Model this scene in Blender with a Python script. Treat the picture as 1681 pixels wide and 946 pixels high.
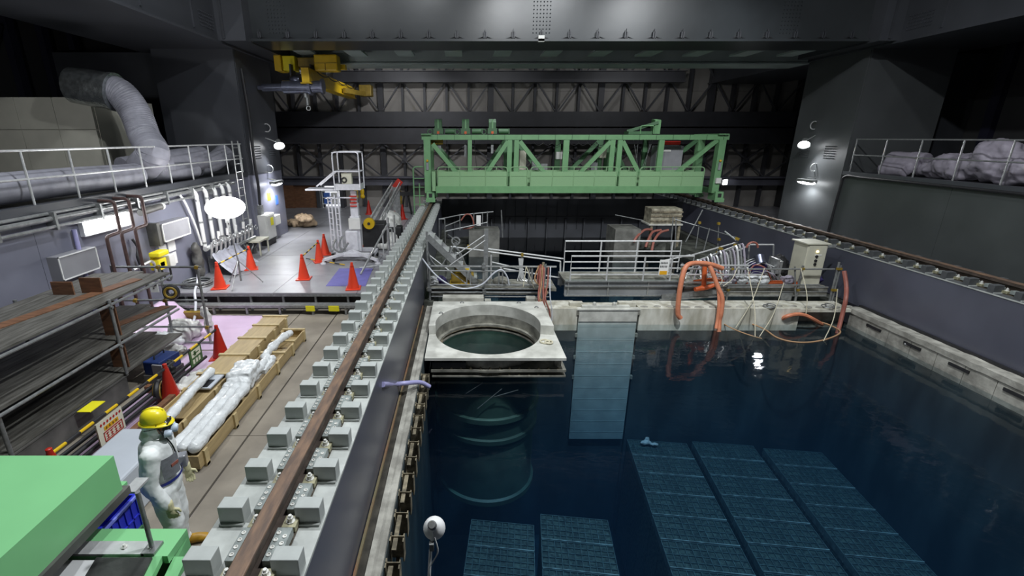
import bpy, bmesh, math, random
from mathutils import Vector, Matrix, Euler, noise
random.seed(7)
S = bpy.context.scene
C = S.collection
PI = math.pi
for o in list(bpy.data.objects): bpy.data.objects.remove(o)

# ---------------------------------------------------------------- camera
cd = bpy.data.cameras.new('camera'); cam = bpy.data.objects.new('camera', cd); C.objects.link(cam)
cam.location = (0, 0, 4.27)
cam.rotation_euler = (math.radians(90 - 17.918), 0, 0)
cd.sensor_width = 36; cd.lens = 767 / 1681 * 36
cd.shift_x = (840.5 - 765) / 1681
cd.clip_start = .05; cd.clip_end = 200
S.camera = cam
# ---------------------------------------------------------------- world, exposure
w = bpy.data.worlds.new('hall_air'); S.world = w; w.use_nodes = True
w.node_tree.nodes['Background'].inputs[0].default_value = (.75, .8, 1, 1)
w.node_tree.nodes['Background'].inputs[1].default_value = .012
S.view_settings.view_transform = 'Standard'; S.view_settings.look = 'None'
S.view_settings.gamma = 1; S.view_settings.use_curve_mapping = False
S.view_settings.exposure = 0.0
# ---------------------------------------------------------------- assumed high bay lamps under the roof, out of view (their housings are built with the roof)
ASSUMED_BAYS = [(-5.0, 6.6, 11.2, 300), (-1.8, 6.8, 11.4, 460), (4.3, 5.4, 11.4, 1250), (8.7, 5.0, 11.0, 330), (-3.0, 23.4, 11.3, 50), (6.5, 23.4, 11.3, 50)]  # near ones assumed from girder highlights, far pair added to brighten the far wall
for x, y, z, e in ASSUMED_BAYS:
    ld = bpy.data.lights.new('high_bay_light', 'AREA'); ld.shape = 'DISK'; ld.size = .5; ld.energy = e
    ld.color = (.93, .97, 1); ld.spread = math.radians(180)
    lo = bpy.data.objects.new('high_bay_light', ld); C.objects.link(lo); lo.location = (x, y, z - .06)

WALL_FILLS = [(-2.6, 480, (-5.0, 27, 1.4)), (1.5, 220, (1.5, 27, 1.6)), (8.2, 220, (8.6, 27, 1.6))]  # added spots hidden behind the rear girder to brighten the far wall
ADDED_FLOODS = [(1.6, 6.6, 10.9, 2300, (3.2, 20, .8)), (7.4, 6.6, 10.9, 2300, (6.2, 20, .8))]  # added floodlights, out of view overhead, to brighten the green crane
for x, y, z, e, aim in ADDED_FLOODS:
    ld = bpy.data.lights.new('flood_light', 'SPOT'); ld.energy = e; ld.shadow_soft_size = .15; ld.color = (.95, .98, 1)
    ld.spot_size = math.radians(56); ld.spot_blend = .7
    lo = bpy.data.objects.new('flood_light', ld); C.objects.link(lo); lo.location = (x, y+.12, z-.1)
    lo.rotation_euler = (Vector(aim) - Vector((x, y, z))).to_track_quat('-Z', 'Y').to_euler()

for x, e, aim in WALL_FILLS:
    ld = bpy.data.lights.new('girder_light', 'SPOT'); ld.energy = e; ld.shadow_soft_size = .12; ld.color = (.95, .97, 1); ld.spot_size = math.radians(120); ld.spot_blend = .6
    lo = bpy.data.objects.new('girder_light', ld); C.objects.link(lo); lo.location = (x, 20.5, 7.22)
    lo.rotation_euler = (Vector(aim) - Vector((x, 20.5, 7.22))).to_track_quat('-Z', 'Y').to_euler()

def point_light(name, loc, e, r=.08, col=(.95, .97, 1)):
    ld = bpy.data.lights.new(name, 'POINT'); ld.energy = e; ld.shadow_soft_size = r; ld.color = col
    lo = bpy.data.objects.new(name, ld); C.objects.link(lo); lo.location = loc; return lo
def spot_light(name, loc, target, e, deg=110, r=.08, col=(.95, .97, 1)):
    ld = bpy.data.lights.new(name, 'SPOT'); ld.energy = e; ld.shadow_soft_size = r; ld.color = col
    ld.spot_size = math.radians(deg); ld.spot_blend = .5
    lo = bpy.data.objects.new(name, ld); C.objects.link(lo); lo.location = loc
    lo.rotation_euler = (Vector(target) - Vector(loc)).to_track_quat('-Z', 'Y').to_euler(); return lo

# ---------------------------------------------------------------- materials
M = {}
def mat(name, col, rough=.55, metal=0., var=.12, scale=4., bump=0., bscale=30., col2=None, spec=.5, coat=0., stretch=(1,1,1), lo=.38, hi=.68):
    m = bpy.data.materials.new(name); m.use_nodes = True; nt = m.node_tree; b = nt.nodes['Principled BSDF']
    b.inputs['Roughness'].default_value = rough; b.inputs['Metallic'].default_value = metal
    b.inputs['Specular IOR Level'].default_value = spec; b.inputs['Coat Weight'].default_value = coat
    tc = nt.nodes.new('ShaderNodeTexCoord'); mp = nt.nodes.new('ShaderNodeMapping'); mp.inputs['Scale'].default_value = stretch
    nt.links.new(tc.outputs['Object'], mp.inputs[0])
    n = nt.nodes.new('ShaderNodeTexNoise'); n.inputs['Scale'].default_value = scale; n.inputs['Detail'].default_value = 5
    nt.links.new(mp.outputs[0], n.inputs['Vector'])
    r = nt.nodes.new('ShaderNodeValToRGB'); nt.links.new(n.outputs['Fac'], r.inputs[0])
    r.color_ramp.elements[0].position = lo; r.color_ramp.elements[1].position = hi
    a = [max(0, c * (1 - var)) for c in col]; c2 = col2 if col2 else [min(1, c * (1 + var)) for c in col]
    r.color_ramp.elements[0].color = (*a, 1); r.color_ramp.elements[1].color = (*c2, 1)
    nt.links.new(r.outputs[0], b.inputs['Base Color'])
    if bump:
        n2 = nt.nodes.new('ShaderNodeTexNoise'); n2.inputs['Scale'].default_value = bscale; n2.inputs['Detail'].default_value = 4
        nt.links.new(mp.outputs[0], n2.inputs['Vector'])
        bp = nt.nodes.new('ShaderNodeBump'); bp.inputs['Strength'].default_value = bump; bp.inputs['Distance'].default_value = .02
        nt.links.new(n2.outputs['Fac'], bp.inputs['Height']); nt.links.new(bp.outputs[0], b.inputs['Normal'])
    M[name] = m; return m
def glow(name, col, st):
    m = bpy.data.materials.new(name); m.use_nodes = True; b = m.node_tree.nodes['Principled BSDF']
    b.inputs['Base Color'].default_value = (.8, .8, .8, 1)
    b.inputs['Emission Color'].default_value = (*col, 1); b.inputs['Emission Strength'].default_value = st
    M[name] = m; return m
def rgb(r, g, b): return tuple(((c / 255) / 12.92 if c / 255 <= .04045 else ((c / 255 + .055) / 1.055) ** 2.4) for c in (r, g, b))

mat('steel_dark', (.045, .048, .056), .5, 0, .15, 1.2)
mat('steel_wall', (.19, .195, .25), .38, 0, .1, .8, .03, 3)
mat('steel_girder', (.05, .053, .062), .42, 0, .12, .7, .02, 4)
mat('steel_face', (.082, .086, .115), .30, 0, .14, .7, .03, 2.5, spec=.6)
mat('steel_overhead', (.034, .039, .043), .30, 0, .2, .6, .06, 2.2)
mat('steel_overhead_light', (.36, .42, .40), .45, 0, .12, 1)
mat('deck_grey', (.27, .27, .29), .4, 0, .14, 1.3, .04, 30)
mat('wall_panel_dark', (.035, .035, .036), .7, 0, .1, .9)
mat('wall_column_blue', (.012, .012, .028), .6, 0, .1, 2)
mat('girt_blue', (.10, .10, .125), .5, 0, .1, 2)
mat('steel_wall_dark', (.065, .072, .072), .38, 0, .12, .8, .03, 3)
mat('steel_column', (.075, .08, .083), .45, 0, .1, .8)
mat('steel_face_light', (.24, .25, .26), .35, .2, .15, 2)
mat('crate_rim_blue', rgb(120, 130, 220), .35, 0, .05, 4)
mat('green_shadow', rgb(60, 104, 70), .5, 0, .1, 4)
mat('pocket_clear', rgb(128, 130, 136), .15, 0, .12, 20)
mat('clear_film', rgb(190, 192, 205), .2, 0, .1, 6, .3, 12)
mat('roof_grey', (.30, .31, .33), .7, 0, .1, 1)
mat('concrete_ledge', (.16, .16, .145), .8, 0, .3, 3, .2, 20)
mat('rack_fill', (.05, .085, .085), .6, 0, .6, 16, .3, 30, col2=(.10, .14, .12))
mat('wall_shade', (.06, .06, .065), .7, 0, .1, 1)
mat('block_dark', (.075, .08, .085), .5, 0, .15, 6)  # darker copy of the block paint: shade on the right girder put into colour
mat('rail_bed', (.085, .07, .05), .75, .1, .5, 6, .2, 30)
mat('slot_dark', (.05, .045, .035), .8, 0, .4, 5, .2, 30)
mat('crate_old', (.33, .30, .22), .8, 0, .5, 5, .3, 20, col2=(.46, .43, .33))
mat('rack_rim', (.30, .37, .36), .55, 0, .5, 5, .1, 20)
mat('block_grey', (.40, .425, .41), .5, 0, .08, 6, .04, 60)
mat('plate_grey', (.42, .44, .42), .45, 0, .15, 5, .03, 40)
mat('clamp_grey', (.25, .28, .27), .45, .1, .2, 14, .05, 60)
mat('brass_plate', (.36, .34, .22), .45, .3, .25, 12, .08, 60)
mat('bolt_bright', (.74, .74, .70), .35, .3, .1, 20)
mat('rust_rail', (.155, .105, .08), .6, .15, .3, 5, .08, 50, col2=(.22, .135, .085), stretch=(4, .8, 4))
mat('rail_side', (.07, .052, .042), .7, .2, .3, 8, .1, 40)
mat('concrete', (.235, .205, .165), .7, 0, .15, 1.6, .08, 40, col2=(.29, .255, .205))
mat('concrete_pale', (.52, .51, .44), .7, 0, .35, 2.2, .12, 30, col2=(.66, .65, .58))
mat('concrete_curb', (.34, .33, .29), .85, 0, .3, 4, .35, 24, col2=(.45, .44, .39))
mat('concrete_stain', (.68, .65, .52), .75, 0, .35, 2.4, .15, 20, col2=(.78, .77, .68), stretch=(1.6, 1.6, .5))
mat('concrete_wet', (.10, .105, .09), .5, 0, .4, 3, .15, 20)
mat('white_plate', (.62, .62, .56), .45, 0, .22, 3.2, .06, 40, col2=(.72, .72, .66))
mat('grime_plate', (.24, .235, .20), .6, 0, .4, 4, .12, 30)
mat('liner', (.045, .06, .065), .5, 0, .4, 1.6, .05, 6, stretch=(1, 1, .3))
mat('rack_steel', (.10, .15, .15), .55, 0, .35, 6, .1, 20)
mat('cask_green', (.05, .10, .075), .5, 0, .3, 1.5)
mat('gate_steel', (.44, .50, .48), .45, 0, .1, 3)
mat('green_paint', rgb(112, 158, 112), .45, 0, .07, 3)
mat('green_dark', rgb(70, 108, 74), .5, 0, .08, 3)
mat('green_panel', rgb(134, 172, 128), .7, 0, .06, 60)
mat('green_near', rgb(128, 196, 136), .38, 0, .03, 2)
mat('rubber_black', (.018, .018, .02), .55, 0, .2, 8)
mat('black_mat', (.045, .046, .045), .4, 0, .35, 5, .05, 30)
mat('wall_panel_beige', (.30, .28, .26), .7, 0, .1, .9)
mat('wall_column', (.05, .05, .058), .55, 0, .1, 2)
mat('brace_steel', (.075, .075, .085), .55, 0, .1, 2)
mat('cream_box', (.42, .41, .35), .6, 0, .06, 2)
mat('duct_grey', (.25, .25, .29), .5, 0, .1, 6)
mat('duct_foil', (.45, .48, .48), .22, .9, .25, 9, .5, 16)
mat('galv', (.42, .43, .43), .35, .65, .15, 14)
mat('galv_dull', (.26, .27, .27), .45, .5, .2, 12)
mat('galv_bright', (.62, .63, .63), .35, .4, .1, 14)
mat('rust_pipe', (.075, .042, .038), .5, .1, .2, 9)
mat('rust_bracket', (.22, .19, .13), .75, .1, .5, 9, .3, 40)
mat('rust_strip', (.40, .34, .19), .75, 0, .5, 5, .2, 30, stretch=(3, .4, 3), col2=(.26, .13, .07))
mat('plywood', rgb(172, 150, 108), .6, 0, .12, 3, .05, 40, stretch=(6, .7, 6))
mat('plywood_light', rgb(188, 168, 124), .6, 0, .1, 3, .04, 40, stretch=(6, .7, 6))
mat('wood_brown', rgb(118, 82, 58), .65, 0, .25, 4, .08, 40, stretch=(1, 4, 5))
mat('scaffold_plank', (.105, .10, .085), .6, 0, .35, 4, .1, 30, col2=(.15, .145, .13), stretch=(5, .6, 5))
mat('cone_red', rgb(214, 62, 34), .42, 0, .06, 3)
mat('cone_dark_red', rgb(176, 38, 24), .42, 0, .08, 3)
mat('white_paint', (.72, .73, .73), .4, 0, .05, 6)
mat('lift_white', (.66, .66, .70), .35, .1, .08, 8)
mat('yellow_paint', rgb(214, 176, 24), .42, 0, .08, 5)
mat('yellow_bright', rgb(240, 222, 40), .3, 0, .03, 3)
mat('yellow_dull', rgb(140, 116, 40), .5, 0, .2, 5)
mat('tyvek', (.78, .81, .80), .6, 0, .05, 10, .12, 26)
mat('glove', rgb(206, 200, 160), .7, 0, .1, 12, .1, 40)
mat('boot', rgb(170, 128, 30), .5, 0, .2, 10)
mat('skin', rgb(150, 104, 84), .5, 0, .06, 10)
mat('mask_black', (.02, .02, .022), .25, 0, .1, 8)
mat('mask_filter', rgb(190, 204, 220), .5, 0, .06, 12)
mat('belt_blue', rgb(40, 50, 130), .5, 0, .1, 10)
mat('blue_plastic', rgb(44, 54, 190), .35, 0, .08, 4)
mat('blue_case', rgb(30, 50, 100), .4, 0, .1, 4)
mat('blue_mat', rgb(106, 102, 170), .6, 0, .08, 4)
mat('dark_grey_box', (.08, .08, .075), .55, 0, .2, 3, col2=(.13, .125, .115))
mat('tarp_pink', rgb(212, 186, 214), .32, 0, .06, 2, .25, 5)
mat('tarp_white', rgb(212, 212, 208), .35, 0, .07, 3, .4, 8)
mat('wrap_plastic', rgb(214, 217, 218), .25, 0, .1, 7, .45, 18)
mat('wrap_box', rgb(186, 192, 200), .22, 0, .05, 2, .15, 6)
mat('sheet_grey', rgb(150, 144, 156), .6, 0, .1, 4, .2, 10)
mat('cabinet_beige', rgb(196, 194, 176), .45, 0, .05, 4)
mat('box_white', (.66, .66, .63), .4, 0, .05, 4)
mat('panel_grey', (.27, .27, .29), .4, 0, .06, 3)
mat('hose_orange', rgb(212, 134, 100), .5, 0, .1, 9)
mat('hose_orange_dark', rgb(206, 96, 48), .5, 0, .12, 9)
mat('hose_red', rgb(150, 90, 78), .5, 0, .12, 9)
mat('hose_white', rgb(206, 210, 218), .4, 0, .06, 9)
mat('hose_lilac', rgb(164, 162, 206), .4, 0, .06, 9)
mat('rope', rgb(206, 200, 176), .8, 0, .1, 30)
mat('rope_brown', rgb(176, 140, 104), .8, 0, .1, 30)
mat('paper', (.78, .78, .76), .6, 0, .03, 8)
mat('sign_yellow', rgb(236, 226, 40), .5, 0, .03, 8)
mat('sign_red', rgb(178, 34, 34), .5, 0, .03, 8)
mat('sign_blue', rgb(70, 110, 190), .5, 0, .03, 8)
mat('sign_green', rgb(70, 104, 62), .5, 0, .08, 8)
mat('sign_cream', rgb(220, 218, 200), .5, 0, .03, 8)
mat('sign_orange', rgb(224, 166, 30), .5, 0, .03, 8)
mat('sand_orange', rgb(168, 146, 120), .8, 0, .15, 5, .3, 12)
mat('purple_cloth', rgb(52, 44, 92), .7, 0, .15, 6)
mat('steel_dull_blue', (.13, .14, .19), .3, .7, .15, 6)
mat('foam_white', rgb(232, 232, 230), .4, 0, .04, 8, .1, 40)
glow('balloon_glow', (1, 1, 1), 26)
glow('lamp_glow', (.95, .98, 1), 22)
glow('tube_glow', (.95, .97, 1), 14)
glow('amber_glow', (1, .75, .25), 3)
glow('door_glow', (.9, .93, 1), 1.1)

# ---------------------------------------------------------------- mesh helpers
class MB:
    def __init__(s): s.v = []; s.f = []
    def add(s, vs, fs):
        o = len(s.v); s.v += [tuple(p) for p in vs]; s.f += [tuple(i + o for i in f) for f in fs]; return s
    def box(s, x0, x1, y0, y1, z0, z1):
        x0, x1 = min(x0, x1), max(x0, x1); y0, y1 = min(y0, y1), max(y0, y1); z0, z1 = min(z0, z1), max(z0, z1)
        return s.add([(x0,y0,z0),(x1,y0,z0),(x1,y1,z0),(x0,y1,z0),(x0,y0,z1),(x1,y0,z1),(x1,y1,z1),(x0,y1,z1)],
                     [(0,3,2,1),(4,5,6,7),(0,1,5,4),(1,2,6,5),(2,3,7,6),(3,0,4,7)])
    def obox(s, c, size, rot=(0,0,0)):
        R = Euler(rot).to_matrix(); c = Vector(c); q = []
        for z in (-.5,.5):
            for x, y in ((-.5,-.5),(.5,-.5),(.5,.5),(-.5,.5)):
                q.append(c + R @ Vector((x*size[0], y*size[1], z*size[2])))
        return s.add(q, [(0,3,2,1),(4,5,6,7),(0,1,5,4),(1,2,6,5),(2,3,7,6),(3,0,4,7)])
    def beam(s, p, q, w, h, up=(0,0,1)):
        p, q = Vector(p), Vector(q); d = (q - p); L = d.length; d.normalize(); u = Vector(up)
        a = d.cross(u)
        if a.length < 1e-4: a = d.cross(Vector((0,1,0)))
        a.normalize(); b = a.cross(d)
        a *= w / 2; b *= h / 2
        return s.add([p-a-b,p+a-b,p+a+b,p-a+b,q-a-b,q+a-b,q+a+b,q-a+b],[(0,1,2,3),(7,6,5,4),(0,4,5,1),(1,5,6,2),(2,6,7,3),(3,7,4,0)])
    def tube(s, pts, r, n=8, cap=True):
        pts = [Vector(p) for p in pts]; m = len(pts); rs = r if isinstance(r, (list, tuple)) else [r]*m
        prev = None; rings = []
        for i, p in enumerate(pts):
            t = (pts[min(i+1,m-1)] - pts[max(i-1,0)])
            if t.length < 1e-6: t = Vector((0,0,1))
            t.normalize()
            if prev is None:
                a = t.cross(Vector((0,0,1)))
                if a.length < 1e-3: a = t.cross(Vector((0,1,0)))
            else: a = prev - t * prev.dot(t)
            if a.length < 1e-5: a = t.cross(Vector((1,0,0)))
            a.normalize(); prev = a; b = t.cross(a)
            rings.append([p + (a*math.cos(2*PI*k/n) + b*math.sin(2*PI*k/n))*rs[i] for k in range(n)])
        vs = [q for rg in rings for q in rg]; fs = []
        for i in range(m-1):
            for k in range(n): fs.append((i*n+k, i*n+(k+1)%n, (i+1)*n+(k+1)%n, (i+1)*n+k))
        if cap: fs.append(tuple(range(n-1,-1,-1))); fs.append(tuple(range((m-1)*n, m*n)))
        return s.add(vs, fs)
    def cyl(s, p, q, r, r2=None, n=12): return s.tube([p, q], [r, r if r2 is None else r2], n)
    def lathe(s, prof, c=(0,0,0), n=20, close=False):
        vs = []; fs = []; m = len(prof)
        for r, z in prof:
            for k in range(n): vs.append((c[0]+r*math.cos(2*PI*k/n), c[1]+r*math.sin(2*PI*k/n), c[2]+z))
        for i in range(m-1 if not close else m):
            j = (i+1) % m
            for k in range(n): fs.append((i*n+k, i*n+(k+1)%n, j*n+(k+1)%n, j*n+k))
        if not close:
            if prof[0][0] > 1e-5: fs.append(tuple(range(n-1,-1,-1)))
            if prof[-1][0] > 1e-5: fs.append(tuple(range((m-1)*n, m*n)))
        return s.add(vs, fs)
    def ball(s, c, r, n=12, m=8):
        rr = r if isinstance(r, (tuple, list)) else (r, r, r); prof = [(max(1e-4, math.sin(PI*i/m)), -math.cos(PI*i/m)) for i in range(m+1)]
        b = MB().lathe(prof, n=n)
        return s.add([(c[0]+p[0]*rr[0], c[1]+p[1]*rr[1], c[2]+p[2]*rr[2]) for p in b.v], b.f)
    def torus(s, c, R, r, n=20, m=8, rot=(0,0,0)):
        E = Euler(rot).to_matrix(); vs = []; fs = []
        for i in range(n):
            for k in range(m):
                p = Vector(((R+r*math.cos(2*PI*k/m))*math.cos(2*PI*i/n), (R+r*math.cos(2*PI*k/m))*math.sin(2*PI*i/n), r*math.sin(2*PI*k/m)))
                vs.append(Vector(c) + E @ p)
        for i in range(n):
            for k in range(m): fs.append((i*m+k, ((i+1)%n)*m+k, ((i+1)%n)*m+(k+1)%m, i*m+(k+1)%m))
        return s.add(vs, fs)
    def prism(s, poly, z0, z1):
        n = len(poly); vs = [(x,y,z0) for x,y in poly] + [(x,y,z1) for x,y in poly]
        fs = [tuple(range(n-1,-1,-1)), tuple(range(n,2*n))] + [(i,(i+1)%n,n+(i+1)%n,n+i) for i in range(n)]
        return s.add(vs, fs)
    def prismx(s, poly, x0, x1):   # polygon in (y,z), pushed along x
        n = len(poly); vs = [(x0,y,z) for y,z in poly] + [(x1,y,z) for y,z in poly]
        fs = [tuple(range(n-1,-1,-1)), tuple(range(n,2*n))] + [(i,(i+1)%n,n+(i+1)%n,n+i) for i in range(n)]
        return s.add(vs, fs)
    def grid(s, nx, ny, fn, thick=0):
        vs = [fn(i/nx, j/ny) for j in range(ny+1) for i in range(nx+1)]
        fs = [(j*(nx+1)+i, j*(nx+1)+i+1, (j+1)*(nx+1)+i+1, (j+1)*(nx+1)+i) for j in range(ny) for i in range(nx)]
        if not thick: return s.add(vs, fs)
        k = len(vs); vs2 = [(x,y,z-thick) for x,y,z in vs]; fs2 = [tuple(i+k for i in f[::-1]) for f in fs]
        bd = [j for j in range(nx+1)] + [j*(nx+1)+nx for j in range(1,ny+1)] + [ny*(nx+1)+i for i in range(nx-1,-1,-1)] + [j*(nx+1) for j in range(ny-1,0,-1)]
        side = [(bd[i], bd[i]+k, bd[(i+1)%len(bd)]+k, bd[(i+1)%len(bd)]) for i in range(len(bd))]
        return s.add(vs+vs2, fs+fs2+side)
    def build(s, name, m, parent=None, smooth=False, bevel=0, local=False, kind=None):
        me = bpy.data.meshes.new(name); vs = s.v
        if parent is not None and not local:
            inv = WM(parent).inverted(); vs = [tuple(inv @ Vector(p)) for p in vs]
        me.from_pydata(vs, [], s.f); me.materials.append(M[m] if isinstance(m, str) else m)
        bm = bmesh.new(); bm.from_mesh(me); bmesh.ops.recalc_face_normals(bm, faces=bm.faces); bm.to_mesh(me); bm.free()
        if smooth:
            for p in me.polygons: p.use_smooth = True
            if smooth != 'all':
                try: me.set_sharp_from_angle(angle=math.radians(40))
                except Exception: pass
        o = bpy.data.objects.new(name, me); C.objects.link(o)
        if parent is not None: o.parent = parent
        if bevel:
            b = o.modifiers.new('edge', 'BEVEL'); b.width = bevel; b.segments = 2; b.limit_method = 'ANGLE'
        if kind: o['kind'] = kind
        return o
def WM(o):
    m = Matrix.LocRotScale(o.location, o.rotation_euler, o.scale)
    return WM(o.parent) @ m if o.parent else m
def tag(o, label, cat, group=None, kind=None):
    o['label'] = label
    if cat: o['category'] = cat
    if group: o['group'] = group
    if kind: o['kind'] = kind
    return o
def thing(name, label, cat, loc=(0,0,0), rz=0, group=None):
    o = bpy.data.objects.new(name, None); C.objects.link(o); o.location = loc; o.rotation_euler = (0,0,rz); o.empty_display_size = .1
    return tag(o, label, cat, group)
def kids(o): return [c for c in bpy.data.objects if c.parent == o]
def copy_tree(o, parent=None):
    c = o.copy(); C.objects.link(c); c.parent = parent
    for ch in kids(o): copy_tree(ch, c)
    return c
def struct(o): o['kind'] = 'structure'; return o
def setting(name, loc=(0,0,0)):
    o = bpy.data.objects.new(name, None); C.objects.link(o); o.location = loc; o['kind'] = 'structure'; return o
def spawn(src, parent, loc, rot=None, scale=None):   # another piece that shares its mesh
    c = src.copy(); C.objects.link(c); c.parent = parent; c.location = loc
    if rot: c.rotation_euler = rot
    if scale: c.scale = scale
    return c
def catmull(pts, k=6):
    P = [Vector(p) for p in pts]; P = [P[0]*2-P[1]] + P + [P[-1]*2-P[-2]]; out = []
    for i in range(1, len(P)-2):
        for j in range(k):
            t = j/k; a, b, c, d = P[i-1], P[i], P[i+1], P[i+2]
            out.append(.5*((2*b) + (c-a)*t + (2*a-5*b+4*c-d)*t*t + (3*b-a-3*c+d)*t**3))
    out.append(P[-2]); return out
def arc(c, r, a0, a1, plane='xz', n=6):
    out = []
    for i in range(n+1):
        a = a0 + (a1-a0)*i/n; u, v = r*math.cos(a), r*math.sin(a)
        out.append({'xz': (c[0]+u, c[1], c[2]+v), 'yz': (c[0], c[1]+u, c[2]+v), 'xy': (c[0]+u, c[1]+v, c[2])}[plane])
    return out
def rounded(pts, r=.1, n=4):  # polyline with rounded corners
    P = [Vector(p) for p in pts]; out = [P[0]]
    for i in range(1, len(P)-1):
        a, b, c = P[i-1], P[i], P[i+1]; rr = min(r, (a-b).length*.45, (c-b).length*.45)
        p, q = b + (a-b).normalized()*rr, b + (c-b).normalized()*rr
        for j in range(n+1):
            t = j/n; out.append(p*(1-t)**2 + b*2*t*(1-t) + q*t*t)
    out.append(P[-1]); return out
def sag(p, q, d, n=8):
    p, q = Vector(p), Vector(q); return [p.lerp(q, i/n) - Vector((0,0,d*4*(i/n)*(1-i/n))) for i in range(n+1)]
TMP = bpy.data.scenes.new('mesh_work')
def remesh(mb, name, m, parent=None, voxel=.02, smooth=3, disp=0, dscale=.2, local=False):
    me0 = bpy.data.meshes.new('raw'); vs = mb.v
    if parent is not None and not local:
        inv = WM(parent).inverted(); vs = [tuple(inv @ Vector(p)) for p in vs]
    me0.from_pydata(vs, [], mb.f); bm = bmesh.new(); bm.from_mesh(me0); bmesh.ops.recalc_face_normals(bm, faces=bm.faces); bm.to_mesh(me0); bm.free()
    o = bpy.data.objects.new('raw', me0); TMP.collection.objects.link(o)
    r = o.modifiers.new('r', 'REMESH'); r.mode = 'VOXEL'; r.voxel_size = voxel
    if smooth: sm = o.modifiers.new('s', 'SMOOTH'); sm.iterations = smooth; sm.factor = .6
    vl = TMP.view_layers[0]; vl.update(); dg = vl.depsgraph
    me = bpy.data.meshes.new_from_object(o.evaluated_get(dg)); me.name = name
    if disp:
        for v in me.vertices:
            d = noise.fractal(v.co / dscale, 1., 2., 3) * disp; v.co += v.normal * d
    for p in me.polygons: p.use_smooth = True
    n = bpy.data.objects.new(name, me); C.objects.link(n); n.parent = parent
    bpy.data.objects.remove(o); bpy.data.meshes.remove(me0)
    me.materials.clear(); me.materials.append(M[m])
    return n

# ================================================================= THE SETTING
WATER = -.45
# ---- low floor: concrete slabs with open joints
fl = setting('floor')
MB().box(-16, -1.2, -8, 11.6, -.4, -.03).build('subfloor', 'rubber_black', fl)
for x0, x1 in ((-7.7, -4.22), (-4.2, -3.285), (-3.255, -1.2)):
    for y0, y1 in ((-6, .98), (1, 5.99), (6, 11.6)):
        MB().box(x0, x1, y0, y1, -.1, 0).build('floor_slab', 'concrete', fl)
# ---- raised steel deck behind it, plates with seams
dk = setting('floor_platform')
xs = [-14, -11, -8.6, -6.62, -4.9, -2.78, -2.04]; ys = [11.25, 12.9, 15.2, 17.6, 20.4, 23.2, 27]
for i in range(6):
    for j in range(6):
        MB().box(xs[i]+.006, xs[i+1]-.006, ys[j]+.006, ys[j+1]-.006, .46, .5).build('deck_plate', 'deck_grey', dk)
MB().box(-7.6, -2.06, 11.42, 11.5, 0, .455).build('deck_skirt', 'rubber_black', dk)  # black board standing in for the shadow gap under the deck edge
for z0, z1, y0 in ((.40, .455, 11.26), (.19, .245, 10.98)):
    MB().box(-7.5, -2.06, y0, y0+.07, z0, z1).build('edge_beam', 'galv_dull', dk)
MB().box(-7.5, -2.06, 10.98, 11.2, .245, .262).build('step_tread', 'galv', dk)
for k in range(7):
    x = -7.2 + k*.83
    MB().box(x, x+.05, 11.0, 11.05, 0, .19).build('step_leg', 'galv_dull', dk)
    MB().box(x, x+.05, 11.3, 11.35, 0, .40).build('deck_leg', 'galv_dull', dk)
# ---- floor strip right of the pool
fr = struct(MB().box(11.5, 18, -6, 27, .3, .5).build('floor_right', 'deck_grey'))
# ---- left wall below the gallery, box column, gallery deck
wl = setting('wall_left')
ysL = [-4, 2.6, 5.4, 8.0, 11.0, 13.2, 16.4, 19.3]
for a, b in zip(ysL, ysL[1:]):
    MB().box(-7.7, -7.5 if b < 17 else -7.42, a+.004, b-.004, 0, 3.02).build('wall_plate', 'steel_wall', wl)
MB().box(-7.62, -7.46, -4, 16.4, 2.98, 3.14).build('gallery_edge', 'steel_girder', wl)
MB().box(-14, -7.6, -4, 16.4, 3.02, 3.1).build('gallery_deck', 'steel_dark', wl)
cl = setting('column_left')
MB().box(-10.0, -7.4, 16.4, 19.3, 3.02, 6.95).build('column_shaft', 'steel_girder', cl)
MB().box(-7.405, -7.385, 16.45, 16.7, 3.1, 6.9).build('corner_plate', 'steel_girder', cl)
MB().box(-14, -10.0, 17.2, 19.3, 3.02, 6.95).build('column_wing', 'steel_dark', cl)
wo = setting('wall_gallery')
MB().box(-14.3, -14.0, -6, 27, 0, 12).build('outer_wall', 'wall_panel_dark', wo)
MB().box(-14.0, -10.0, 19.2, 19.3, .5, 7).build('end_wall', 'steel_dark', wo)
for k in range(14):
    y = 2 + k*1.25
    MB().box(-13.98, -13.78, y, y+.28, 3.1, 9).build('wall_post', 'wall_column_blue', wo)
for k in range(5):
    y = 3 + k*2.5
    MB().beam((-13.75, y, 3.4), (-13.75, y+2.5, 7.4), .08, .08).beam((-13.72, y, 7.4), (-13.72, y+2.5, 3.4), .08, .08).build('wall_brace', 'wall_column_blue', wo)
# ---- runway girders over the columns, roof
for x0, x1, nm in ((-10.6, -7.38, 'girder_runway_left'), (12.9, 16.2, 'girder_runway_right')):
    g = setting(nm)
    MB().box(x0, x1, -6, 27, 6.97, 9.9).build('web', 'steel_girder', g)
    MB().box(x0-.1, x1+.08, -6, 27, 6.93, 6.99).build('bottom_flange', 'steel_girder', g)
    e = x1 if x0 < 0 else x0
    for k in range(10):
        y = 1 + k*2.2
        MB().box(e-.04, e+.04, y, y+.03, 7.1, 9.9).build('stiffener', 'steel_girder', g)
    bm = MB()
    for j in range(8):
        for i in range(9):
            for q in range(5):
                bm.ball((e + (.012 if x0 < 0 else -.012), 1.4 + j*2.2 + i*.09, 7.25 + q*.09 + (j%2)*1.1), .022, 6, 4)
    bm.build('bolt_group', 'steel_girder', g, kind='stuff')
struct(MB().box(-16, 20, -8, 28, 12.4, 12.6).build('ceiling', 'roof_grey'))
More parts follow.
